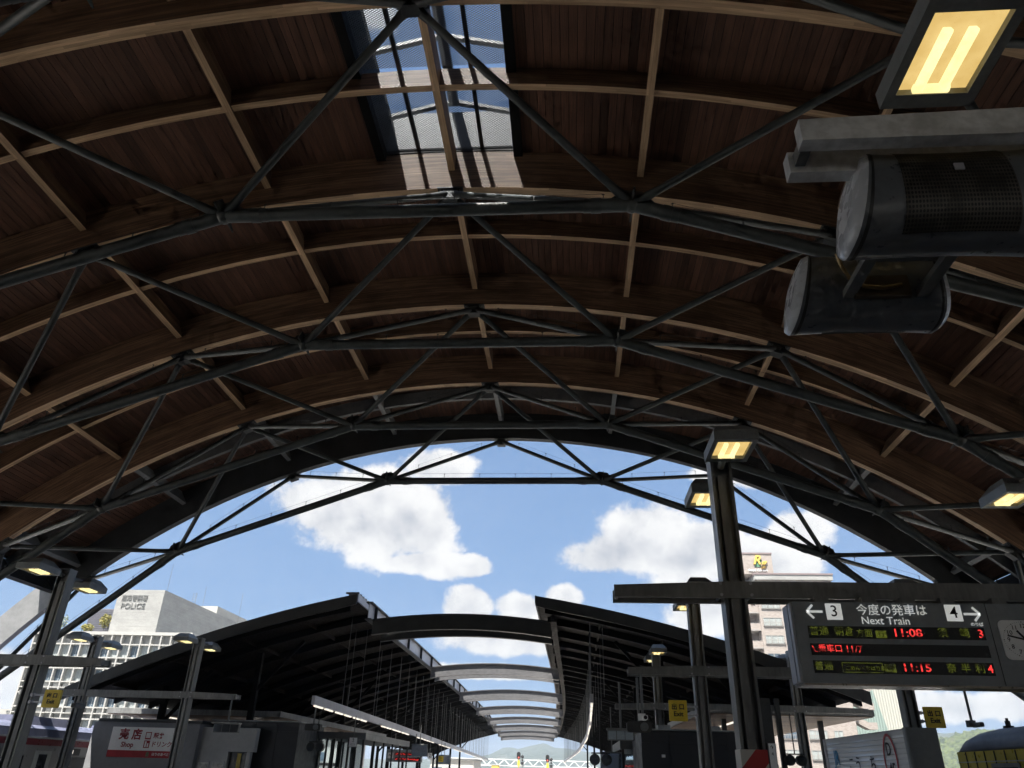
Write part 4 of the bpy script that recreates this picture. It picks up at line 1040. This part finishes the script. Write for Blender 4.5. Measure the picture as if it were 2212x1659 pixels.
# ================================================================ trains
SIL = M('train_stainless', (.22, .225, .225), .35, .0, .06, .5); TROOF = M('train_roof_blue_grey', (.16, .17, .24), .4, .1, .2, .8)
TRED = M('train_red_band', (.16, .012, .02), .35, 0, .1, 1); TYEL = M('train_yellow', (.46, .36, .035), .35, 0, .12, 1.0); DARKGLASS = M('train_dark_glass', (.02, .024, .028), .06, 0, .3, 2)
def car_section(xc, zf, zs, zr, hw, n=10):
    pts = [(xc-hw, zf), (xc+hw, zf), (xc+hw, zs)]
    for k in range(1, n): a = math.pi*k/n; c = math.cos(a); s_ = math.sin(a)**.55; pts.append((xc+hw*.985*math.copysign(abs(c)**.8, c), zs+.02+(zr-zs)*s_))
    return pts+[(xc-hw, zs)]
TL = thing('silver_train', 'silver train with dark red band behind the left posts', 'train', (-21.45, 35, -.95))
part('car_body', MB().prism([(-22.9, -.6), (-20.0, -.6), (-20.0, 2.30), (-22.9, 2.30)], (0, 22, 0), EX, EZ, (0, 1, 0), 26), SIL, TL)
sec = car_section(-21.45, 2.301, 2.36, 2.86, 1.44); part('roof', MB().prism(sec, (0, 22, 0), EX, EZ, (0, 1, 0), 26), TROOF, TL)
part('gutter_stripe', MB().box(-20.01, 22, 2.30, -19.985, 48, 2.36), PALEST, TL); part('red_band', MB().box(-20.01, 22, 2.08, -19.99, 48, 2.298), TRED, TL)
for k in range(6):
    y = 23.2+k*4.2
    w_ = part('window', MB().box(-20.005, y, .75, -19.985, y+1.5, 1.72), DARKGLASS, TL); part('window_frame', MB().box(-20.003, y-.05, .70, -19.99, y+1.55, 1.77), STEEL2, w_)
    d_ = part('door', MB().box(-20.006, y+2.1, -.3, -19.988, y+3.1, 1.9), PALEST, TL); part('door_pane', MB().box(-20.0, y+2.35, .7, -19.98, y+2.85, 1.78), DARKGLASS, d_)
ds = part('destination_display', MB().box(-20.004, 31.2, 1.78, -19.98, 32.3, 2.02), LEDBACK, TL)
part('led_text', MB().bar((-19.975, 31.35, 1.84), (-19.975, 31.35, 1.97), .01, .03).bar((-19.975, 31.35, 1.84), (-19.975, 31.8, 1.84), .01, .02).bar((-19.975, 31.8, 1.84), (-19.975, 31.8, 1.97), .01, .03), FLUO, ds)
for y0, y1, mm in ((24.5, 27.0, BLACK), (28.6, 31.6, TROOF), (36, 39, TROOF)):
    part('roof_unit', MB().prism([(-.95, 0), (.95, 0), (.82, .34), (-.82, .34)], (-21.2, y0, 2.72), EX, EZ, (0, 1, 0), y1-y0), mm, TL)
for k in range(6): part('roof_vent', MB().box(-20.75, 32.4+k*.42, 2.74, -20.35, 32.6+k*.42, 2.79), BLACK, TL)
for k in range(4): part('bogie', MB().box(-22.5, 23.5+k*6.6, -1.0, -20.4, 26+k*6.6, -.605), BLACK, TL)
TY = thing('yellow_train', 'yellow train with black grid lines at the lower right corner', 'train', (11.25, 11, -.95))
part('car_body', MB().prism([(9.80, -.6), (12.7, -.6), (12.7, 2.34), (9.80, 2.34)], (0, 1.5, 0), EX, EZ, (0, 1, 0), 20.1), TYEL, TY)
rings = []
for yy, kk in ((1.5, 1), (6, 1), (12, 1), (18, 1), (20.3, 1), (20.8, .93), (21.2, .76), (21.45, .5), (21.6, .12)):
    rings.append([Vector((11.25+(px-11.25)*(.97+.03*kk), yy, 2.345+(pz-2.345)*kk)) for px, pz in car_section(11.25, 2.345, 2.40, 2.86, 1.44)])
part('roof', MB().loft(rings), M('train_roof_dark', (.10, .105, .12), .5, .1, .25, 1.5), TY)
for k in range(16): y = 21.14-k*.46; part('grid_line', MB().box(9.785, y-.016, -.5, 9.798, y+.016, 2.33), BLACK, TY)
part('seam', MB().box(9.78, 1.5, 2.10, 9.797, 21.6, 2.122), PALEST, TY)
for k in range(4):
    y = 18.75-k*4.2; f_ = part('window_frame', MB().box(9.765, y, .8, 9.795, y+1.22, 2.07), STEEL2, TY); part('window_glass', MB().box(9.755, y+.09, .88, 9.763, y+1.13, 1.98), DARKGLASS, f_)
part('roof_horn', MB().tube((10.5, 20.2, 2.72), (10.5, 20.2, 3.0), .06, 10).tube((10.5, 20.2, 2.84), (10.5, 20.2, 2.89), .12, 10).tube((10.5, 20.2, 3.0), (10.5, 20.2, 3.06), .035, 8), BLACK, TY)
pts = [Vector((10.45, 19.0+.2*math.cos(a), 2.74+.14*math.sin(a))) for a in [math.pi*k/8 for k in range(9)]]
part('roof_pipe', MB().path(pts, .035, 8), BLACK, TY)
for k in range(3): part('bogie', MB().box(10.2, 3+k*6.6, -1.0, 12.3, 5.4+k*6.6, -.605), BLACK, TY)
# ================================================================ buildings beyond
# ---- police headquarters: white gridded block with a concrete tower on top
PB = thing('police_building', 'white gridded office block with concrete tower lettered POLICE', 'building', (-75, 128, GZ))
bx0, bx1, by = -86.0, -59.6, 118.0
PANEL = M('grey_spandrel', (.27, .27, .26), .7, 0, .15, .4, .1, 6); SHADEW = M('loggia_grey', (.30, .30, .29), .7, 0, .12, .5)
part('block', MB().box(bx0+.3, by+.75, GZ, bx1-.2, by+24, 19.6), PANEL, PB)
part('parapet', MB().box(bx0, by-.05, 19.55, bx1, by+24, 20.02), CONCW, PB)
pit = 1.63; ncol = int((bx1-bx0)/pit)
colx = [bx0+.12+k*(bx1-bx0-.24)/ncol for k in range(ncol+1)]
for k, x in enumerate(colx): part('mullion', MB().box(x-.11, by, GZ, x+.11, by+.74, 19.55), CONCW, PB)
zt = 18.35; fl = 0; mm_w = {}
def shared(key, mb, mat, name):
    if key not in mm_w: mm_w[key] = mb.mesh(name, mat)
    return mm_w[key]
oP = ORG[PB.name]
z = 19.55; floor = 0
while z > -6:
    zw1 = z-1.35 if floor == 0 else z-.0
    # ledges
    for zz, hh in ((zw1, .20), (zw1-2.0, .20), (zw1-2.85, .16)): part('ledge', MB().box(bx0, by+.02, zz-hh, bx1, by+.76, zz), CONCW, PB)
    for k in range(ncol):
        xa, xb = colx[k]+.11, colx[k+1]-.11; w = xb-xa
        if k == 0:
            continue
        o = link('window', shared(('w', round(w, 3)), MB().box(0, 0, 0, w, .05, 1.78), WINP, 'window'), PB); o.location = Vector((xa, by+.62, zw1-1.99))-oP
        f = link('frame', shared(('f', round(w, 3)), MB().box(w*.5-.03, -.03, 0, w*.5+.03, .0, 1.78).box(0, -.02, 1.70, w, .0, 1.78), PALEST, 'frame'), o)
        if floor >= 1 and k % 1 == 0:
            u = link('air_unit', shared(('u', 0), MB().box(0, 0, 0, .80, .30, .58), CONCW, 'air_unit'), PB); u.location = Vector((xa+.35, by+.30, zw1-2.82))-oP
        else:
            u = link('rail', shared(('r', round(w, 3)), MB().box(0, 0, 0, w, .04, .05), STEEL, 'rail'), PB); u.location = Vector((xa, by+.2, zw1-2.45))-oP
    z = zw1-3.62+ (0 if floor else 0); floor += 1
# tower
TW = part('tower', MB().box(-74.7, 119.6, 20.02, -66.75, 172, 27.0), CONC, PB)
for k in range(12):
    zz = 20.6+k*.55; part('form_joint', MB().box(-74.72, 119.585, zz, -66.74, 119.6, zz+.02), SHADEW, TW); part('form_joint', MB().box(-66.752, 119.6, zz, -66.735, 172, zz+.02), SHADEW, TW)
part('stair_head', MB().box(-74, 140, 27.0, -66.9, 172, 28.4), CONCW, TW)
part('tower_window', MB().box(-66.76, 141, 20.6, -66.70, 145, 22.0), DARKGLASS, TW)
text('高知警察署', .98, (-71.6, 119.55, 25.6), EX, EZ, STEEL2, PB, ext=.12, sx=.92); text('POLICE', 1.22, (-71.6, 119.55, 24.35), EX, EZ, STEEL2, PB, ext=.12, sx=1.05)
LV = part('louvre_box', MB().box(-79.9, 121.5, 20.02, -74.72, 130, 24.2), M('louvre_grey', (.16, .16, .19), .6, 0, .1, 1), PB)
for k in range(14): part('louvre_blade', MB().box(-79.95, 121.40, 20.3+k*.28, -74.72, 121.5, 20.42+k*.28), MATS['louvre_grey'], LV)
for x, y, h in ((-65.8, 150, 6.0), (-66.8, 120.5, 4.5), (-64.0, 168, 5.0), (-67.5, 135, 4.0)): part('antenna', MB().tube((min(x, -66.9), y, 27.0), (min(x, -66.9), y, 27.0+h), .035, 6), STEEL2, PB)
mb = MB()
for x in (-67.6, -67.1, -66.95): mb.tube((x, 131, 27), (x, 131, 29.0), .03, 6)
for k in range(4): mb.bar((-67.6, 131, 27.6+k*.4), (-66.95, 131, 27.6+k*.4), .03, .03)
part('aerial_rack', mb, STEEL2, PB)
def leafmat(name, a, b):
    mt = bpy.data.materials.new(name); mt.use_nodes = True; g = G(mt.node_tree); p = mt.node_tree.nodes['Principled BSDF']
    f = g.noise(g.n('ShaderNodeTexCoord').outputs['Object'], 1.3, 4)
    g.set(p.inputs['Base Color'], g.mix(g.ramp(f, .3, .7), (*a, 1), (*b, 1))); p.inputs['Roughness'].default_value = .6
    MATS[name] = mt; return mt
LEAF = leafmat('leaf_green', (.05, .085, .02), (.12, .15, .03)); LEAFY = leafmat('leaf_yellow_green', (.14, .14, .02), (.26, .22, .03)); LEAFP = leafmat('leaf_pale', (.12, .15, .09), (.2, .22, .13))
def shrub(c, r, h, mat, label, n=420):
    c = Vector(c); T = thing('rooftop_shrub', label, 'shrub', c, 'shrubs on the police building roof')
    part('trunk', MB().tube(c, c+Vector((0, 0, h*.5)), .05, 6), BROWNST, T); mb = MB()
    for k in range(n):
        v = Vector((random.gauss(0, 1), random.gauss(0, 1), random.gauss(0, 1))).normalized()*random.random()**.4
        p = c+Vector((v.x*r, v.y*r, h*.55+v.z*h*.45)); a = Vector((random.gauss(0, 1), random.gauss(0, 1), random.gauss(0, 1))).normalized()*.14; b = a.orthogonal().normalized()*.09
        mb.add([p-a, p+b, p+a, p-b], [(0, 1, 2, 3)])
    part('crown', mb, mat, T)
shrub((-82.6, 119.2, 20.0), .9, 2.9, LEAFP, 'thin pale shrub on the roof left of the grey louvred box', 170)
shrub((-78.4, 119.6, 20.0), 1.0, 1.5, LEAFY, 'low yellow green shrub before the grey louvred box')
shrub((-76.0, 120.2, 20.6), .95, 2.6, LEAFY, 'yellow shrub between louvred box and concrete tower')
# ---- low building at the far left
SB = thing('sign_building', 'low white building with dark letters at the far left edge', 'building', (-125, 165, GZ))
part('wall', MB().box(-134, 160, GZ, -108, 185, 10.8), CONCW, SB); text('SUP', 1.35, (-116.3, 159.94, 10.0), EX, EZ, STEEL2, SB, ext=.1)
for k in range(8): w_ = part('window', MB().box(-132+k*3, 159.93, 6.2, -130.2+k*3, 159.99, 8.6), WINP, SB)
part('antenna', MB().tube((-116.8, 161, 10.8), (-116.8, 161, 15.0), .05, 6), STEEL2, SB)
# ---- brick-tiled hotel on the right
HTRIM = M('hotel_pale_trim', (.28, .265, .25), .6, 0, .08, 1)
HT = thing('brick_hotel', 'tall beige brick hotel with gold letters on its roof tower', 'building', (42, 148, GZ))
bk = bpy.data.materials.new('beige_brick_tile'); bk.use_nodes = True; gg = G(bk.node_tree); pp = bk.node_tree.nodes['Principled BSDF']
tc = gg.n('ShaderNodeTexCoord').outputs['Object']; sx = gg.n('ShaderNodeSeparateXYZ'); gg.set(sx.inputs[0], tc)
cv = gg.n('ShaderNodeCombineXYZ'); gg.set(cv.inputs[0], gg.m('ADD', sx.outputs['X'], sx.outputs['Y'])); gg.set(cv.inputs[1], sx.outputs['Z'])
br = gg.n('ShaderNodeTexBrick'); gg.set(br.inputs['Vector'], cv.outputs[0]); br.inputs['Scale'].default_value = 1.0
br.inputs['Color1'].default_value = (.335, .297, .275, 1); br.inputs['Color2'].default_value = (.24, .208, .192, 1); br.inputs['Mortar'].default_value = (.30, .26, .22, 1)
br.inputs['Mortar Size'].default_value = .02; br.inputs['Brick Width'].default_value = .46; br.inputs['Row Height'].default_value = .20; br.inputs['Bias'].default_value = -.2
gg.set(pp.inputs['Base Color'], gg.mix(gg.ramp(gg.noise(tc, .25, 4), .35, .7, 0, .35), br.outputs['Color'], (.34, .30, .27, 1))); pp.inputs['Roughness'].default_value = .8
TRIM = M('hotel_trim', (.20, .16, .16), .7, 0, .1, 1)
hx0, hx1, hy = 34.6, 48.2, 140.0
part('wall', MB().box(hx0, hy, GZ, hx1, hy+18, 34.3), bk, HT)
part('cornice', MB().box(hx0-.2, hy-.35, 34.3, hx1+.3, hy+18.2, 35.2), CONC, HT); part('cornice_cap', MB().box(hx0-.3, hy-.45, 35.2, hx1+.4, hy+18.3, 35.5), TRIM, HT)
part('side_wing', MB().box(32.2, hy+3.2, GZ, hx0, hy+18, 34.0), bk, HT); part('wing_cap', MB().box(32.0, hy+3.0, 34.0, hx0-.02, hy+18.2, 34.6), TRIM, HT)
TWH = part('sign_tower', MB().prism([(33.0, 0), (38.2, 0), (38.2, 6), (31.7, 6), (31.7, 2.4)], (0, hy+.4, 35.5), EX, (0, 1, 0), EZ, 3.7), bk, HT)
part('tower_cap', MB().prism([(32.95, -.1), (38.3, -.1), (38.3, 6.1), (31.6, 6.1), (31.6, 2.35)], (0, hy+.4, 39.2), EX, (0, 1, 0), EZ, .30), TRIM, TWH)
GOLD = M('gold_letters', (.75, .52, .12), .35, .3, .1, 3); GRN = M('emblem_green', (.08, .20, .12), .5, 0, .1, 3)
text('R', 2.3, (35.3, hy+.25, 38.0), EX, EZ, GOLD, HT, ext=.25, shear=.35, bold=.06); text('g', 2.0, (36.5, hy+.25, 37.5), EX, EZ, GOLD, HT, ext=.25, shear=.25, bold=.05)
part('emblem', MB().prism([(-.7, -.6), (.35, -.6), (.7, .8), (-.1, .8)], (35.6, hy+.38, 37.4), EX, EZ, (0, -1, 0), .06), GRN, HT)
text('Royal Garden', .62, (35.4, hy+.3, 36.15), EX, EZ, WHITE, HT, ext=.1)
part('round_vent', MB().tube((40.6, hy-.06, 33.75), (40.6, hy-.0, 33.75), .26, 16), BLACK, HT); part('round_vent', MB().tube((46.6, hy-.06, 33.75), (46.6, hy, 33.75), .26, 16), BLACK, HT)
z = 30.55; k = 0
while z > -4:
    for (xa, xb, hh) in ((35.1, 38.3, 1.35), (40.2, 43.2, 1.35), (44.35, 45.75, 1.2)):
        w_ = part('window', MB().box(xa, hy-.04, z-hh, xb, hy-.004, z), WINP, HT)
        n_ = 3 if xb-xa > 2 else 2; fr = MB()
        for q in range(n_+1): xx = lerp(xa, xb, q/n_); fr.box(xx-.05, hy-.10, z-hh-.04, xx+.05, hy-.042, z+.04)
        fr.box(xa, hy-.095, z-.04, xb, hy-.043, z+.04); fr.box(xa-.1, hy-.16, z-hh-.14, xb+.1, hy-.043, z-hh-.04)
        part('frame', fr, HTRIM, w_)
        if xb-xa > 2:
            rl = MB()
            for q in range(13): xx = lerp(xa-.05, xb+.05, q/12); rl.box(xx-.015, hy-.32, z-hh, xx+.015, hy-.29, z-hh+.55)
            rl.box(xa-.1, hy-.33, z-hh+.53, xb+.1, hy-.28, z-hh+.60); part('railing', rl, HTRIM, w_)
    # balconies on the left flank
    part('balcony', MB().prism([(34.598, .1), (32.9, .1), (32.0, 1.5), (32.0, 9), (34.598, 9)], (0, hy+.3, z-2.0), EX, (0, 1, 0), EZ, 1.05), bk, HT)
    part('balcony_slab', MB().prism([(34.598, 0), (32.85, 0), (31.95, 1.45), (31.95, 9.1), (34.598, 9.1)], (0, hy+.3, z-2.2), EX, (0, 1, 0), EZ, .198), HTRIM, HT)
    part('balcony_rail', MB().box(32.05, hy+1.9, z-.9, 32.10, hy+9, z-.84).box(32.9, hy+.45, z-.9, 34.5, hy+.5, z-.84), HTRIM, HT)
    # outside stair on the right
    part('stair_flight', MB().add([(48.2, hy+2, z-1.2), (51.0, hy+2, z-2.6), (51.0, hy+2, z-1.5), (48.2, hy+2, z-.1), (48.2, hy+4, z-1.2), (51.0, hy+4, z-2.6), (51.0, hy+4, z-1.5), (48.2, hy+4, z-.1)],
         [(0, 1, 2, 3), (4, 7, 6, 5), (0, 4, 5, 1), (3, 2, 6, 7), (1, 5, 6, 2), (0, 3, 7, 4)]), bk, HT)
    part('stair_landing', MB().box(51.0, hy+2, z-2.6, 52.4, hy+4, z-1.5), bk, HT)
    z -= 3.05; k += 1
part('stair_core', MB().box(48.2, hy+4.02, GZ, 49.6, hy+9, 33), SHADEW, HT)
# ---- pale corrugated hall behind the hotel, diagonal shade painted as a green sheet
GB = thing('corrugated_hall', 'pale corrugated building with a painted diagonal shade, right of the hotel', 'building', (64, 180, GZ))
def corr(nm, c):
    mt = bpy.data.materials.new(nm); mt.use_nodes = True; g = G(mt.node_tree); p = mt.node_tree.nodes['Principled BSDF']; s3 = g.n('ShaderNodeSeparateXYZ')
    g.set(s3.inputs[0], g.n('ShaderNodeTexCoord').outputs['Object']); w = g.m('SINE', g.m('MULTIPLY', s3.outputs['X'], 12.0)); g.set(p.inputs['Base Color'], g.mix(g.ramp(w, -.2, 1, 0, .35), (*c, 1), (c[0]*.72, c[1]*.74, c[2]*.74, 1))); p.inputs['Roughness'].default_value = .5
    b = g.n('ShaderNodeBump'); b.inputs['Distance'].default_value = .05; g.set(b.inputs['Height'], w); g.set(p.inputs['Normal'], b.outputs[0]); return mt
part('front_wall', MB().box(61.0, 170, GZ, 68.9, 190, 22.5), corr('corrugated_cream', (.42, .42, .37)), GB)
part('shade_triangle', MB().add([(58.5, 169.9, GZ), (69.0, 169.9, GZ), (63.0, 169.9, 18.6), (58.5, 169.9, 22.0), (58.5, 185, GZ), (69.0, 169.96, GZ), (63.0, 169.96, 18.6), (58.5, 185, 22.0)],
     [(0, 1, 2, 3), (4, 7, 6, 5), (0, 3, 7, 4), (3, 2, 6, 7), (1, 5, 6, 2), (0, 4, 5, 1)]), corr('corrugated_shaded', (.24, .31, .28)), GB)
# ---- pale houses seen through the glazing
for (x0, x1, y, h, lab) in ((-44, -27, 95, 4.4, 'pale banded building seen through the left platform glazing'), (-25.5, -17.5, 150, 3.4, 'small pale building behind the far end of the left platform')):
    BB = thing('pale_building', lab, 'building', ((x0+x1)/2, y, GZ)); part('wall', MB().box(x0, y, GZ, x1, y+12, h), CONCW, BB); part('roof_edge', MB().box(x0-.3, y-.3, h, x1+.3, y+12.3, h+.3), GREYST, BB)
    zz = h-1.2
    while zz > -4:
        for k in range(int((x1-x0)/2.2)): part('window', MB().box(x0+.5+k*2.2, y-.06, zz-.9, x0+2.2+k*2.2, y-.01, zz), WINP, BB)
        part('band', MB().box(x0, y-.10, zz-1.4, x1, y-.005, zz-1.1), BROWNST, BB); zz -= 2.6
# ================================================================ signals and gantry
GA = thing('signal_gantry', 'white lattice girder spanning the tracks below the far hills', 'gantry', (-10, 180, -1.1))
gx0, gx1, gz0, gz1 = -27.0, 6.0, 2.95, 4.15
for yy in (179.6, 180.4):
    for zz in (gz0, gz1): part('chord', MB().bar((gx0, yy, zz), (gx1, yy, zz), .13, .13), OFFW, GA)
    n = 26
    for k in range(n):
        xa, xb = lerp(gx0, gx1, k/n), lerp(gx0, gx1, (k+1)/n); part('lattice_bar', MB().bar((xa, yy, gz0 if k % 2 else gz1), (xb, yy, gz1 if k % 2 else gz0), .08, .08), OFFW, GA)
for x in (gx0+.4, gx1-.4): part('gantry_post', MB().box(x-.2, 179.8, -1.1, x+.2, 180.2, gz0), OFFW, GA)
for n_, (x, lab) in enumerate(((-11.12, 'red lit railway signal left of the pair on the far gantry'), (-4.84, 'red lit railway signal right of the pair on the far gantry'))):
    SGN = thing('railway_signal', lab, 'signal', (x, 179, 2.9), 'red railway signals'); zb = 4.3-(n_*.42)
    part('backplate', MB().prism(rrect(-.42, -.72, .42, .72, .40, 6), (x, 179.1, zb+.66), EX, EZ, (0, 1, 0), .12), BLACK, SGN)
    part('mast', MB().tube((x, 179.3, 1.5), (x, 179.3, zb+.2), .09, 8), YELLOW, SGN); part('base_box', MB().box(x-.25, 179.0, zb-1.3, x+.25, 179.3, zb-.3), YELLOW, SGN)
    for k in range(3): part('lens', MB().tube((x, 179.0, zb+.28+k*.38), (x, 179.09, zb+.28+k*.38), .15, 14), SIGR if k == 0 else LEDBACK, SGN)
    part('shunt_signal', MB().ell((x+.80, 179.3, zb+.45), .34, .1, .34, 14, 8).ell((x+.80, 179.3, zb-.2), .2, .1, .2, 10, 6).box(x+.5, 179.1, zb-1.1, x+1.1, 179.4, zb-.55), BLACK, SGN); part('shunt_mast', MB().tube((x+.8, 179.4, 1.5), (x+.8, 179.4, zb+.3), .05, 8), GREYST, SGN)
YH = thing('yellow_post', 'small yellow hut beside the far end of the left platform', 'hut', (-15, 170, -1.1)); part('body', MB().box(-16.1, 170, -1.1, -14.6, 172, 2.9), M('hut_yellow', (.6, .45, .1), .6, 0, .1, 1), YH); part('roof', MB().box(-16.2, 169.9, 2.9, -14.5, 172.1, 3.05), PALEST, YH)
# ================================================================ hills
def hmat(nm, a, b, c, sc):
    mt = bpy.data.materials.new(nm); mt.use_nodes = True; g = G(mt.node_tree); p = mt.node_tree.nodes['Principled BSDF']; tc = g.n('ShaderNodeTexCoord').outputs['Object']
    vo = g.n('ShaderNodeTexVoronoi'); g.set(vo.inputs['Vector'], tc); vo.inputs['Scale'].default_value = sc
    f = g.noise(tc, sc*.35, 6, .6); f2 = g.noise(tc, sc*2, 5, .65)
    col = g.mix(g.ramp(f2, .35, .65), (*a, 1), (*b, 1)); col = g.mix(g.ramp(f, .52, .7, 0, .7), col, (*c, 1)); g.set(p.inputs['Base Color'], col); p.inputs['Roughness'].default_value = .9
    bn = g.n('ShaderNodeBump'); bn.inputs['Strength'].default_value = 1.0; bn.inputs['Distance'].default_value = 1.5/sc*.3; g.set(bn.inputs['Height'], g.m('ADD', f2, g.m('MULTIPLY', vo.outputs['Distance'], -.6))); g.set(p.inputs['Normal'], bn.outputs[0]); return mt
from mathutils import noise as mn
def hill(nm, xs, y, depth, mat, rough, nx=90, ny=26, seed=0.0, trees=0.0):
    """ridge following (x, z) crest points at y, falling off to both sides"""
    mb = MB(); x0, x1 = xs[0][0], xs[-1][0]; vs = []
    for j in range(ny+1):
        v = j/ny*2-1; yy = y+v*depth
        for i in range(nx+1):
            x = lerp(x0, x1, i/nx); h = interp(xs, x); k = max(0, 1-abs(v))**.75
            hh = GZ-8+(h-GZ+8)*k
            nn = mn.fractal(Vector((x/rough/9+seed, yy/rough/9, 0)), 1.0, 2.0, 5)
            if trees: hh += trees*(mn.noise(Vector((x/7.0, yy/7.0, seed)))+.6*mn.noise(Vector((x/3.1, yy/3.1, seed+4))))
            vs.append((x+rough*nn*.6, yy+rough*nn*2, hh+rough*nn*(.75 if k < .97 else .35)))
    mb.add(vs, [(j*(nx+1)+i, j*(nx+1)+i+1, (j+1)*(nx+1)+i+1, (j+1)*(nx+1)+i) for j in range(ny) for i in range(nx)], True)
    struct(nm, mb, mat)
HM1 = hmat('wooded_hill_far', (.028, .045, .036), (.065, .085, .065), (.12, .12, .10), .03)
HM2 = hmat('wooded_hill_near', (.012, .024, .008), (.085, .11, .03), (.15, .14, .07), .13)
hill('hill', [(-900, 20), (-520, 30), (-330, 34), (-240, 50), (-201, 70), (-175, 71), (-158, 66), (-127, 74), (-100, 80), (-74, 86), (-60, 80), (-47, 73), (-18, 71), (40, 66), (160, 50), (420, 30), (900, 10)], 2500, 900, HM1, 9, 160, 30)
hill('hill', [(250, 10), (330, 30), (388, 45), (416, 50), (435, 54), (453, 54), (480, 52), (520, 55), (640, 40), (800, 20)], 900, 320, HM2, 4.5, 300, 110, 3.7, 5.0)
hill('hill', [(420, 35), (570, 74), (648, 84), (669, 82), (685, 84), (708, 82), (780, 90), (960, 55)], 1500, 520, HM1, 6, 120, 26, 9.1)

# ================================================================ the air between here and the hills
HAZE = 0.00026
hv = bpy.data.materials.new('haze_air'); hv.use_nodes = True; hn = hv.node_tree; hn.nodes.clear()
pv = hn.nodes.new('ShaderNodeVolumePrincipled'); pv.inputs['Color'].default_value = (.80, .90, 1.0, 1); pv.inputs['Density'].default_value = HAZE; pv.inputs['Anisotropy'].default_value = .3
ho = hn.nodes.new('ShaderNodeOutputMaterial'); hn.links.new(pv.outputs[0], ho.inputs['Volume'])
hz_ = MB().box(-2500, -160, GZ-22, 2600, 3600, 104)
o = link('haze', hz_.mesh('haze', hv)); tag(o, kind='stuff')
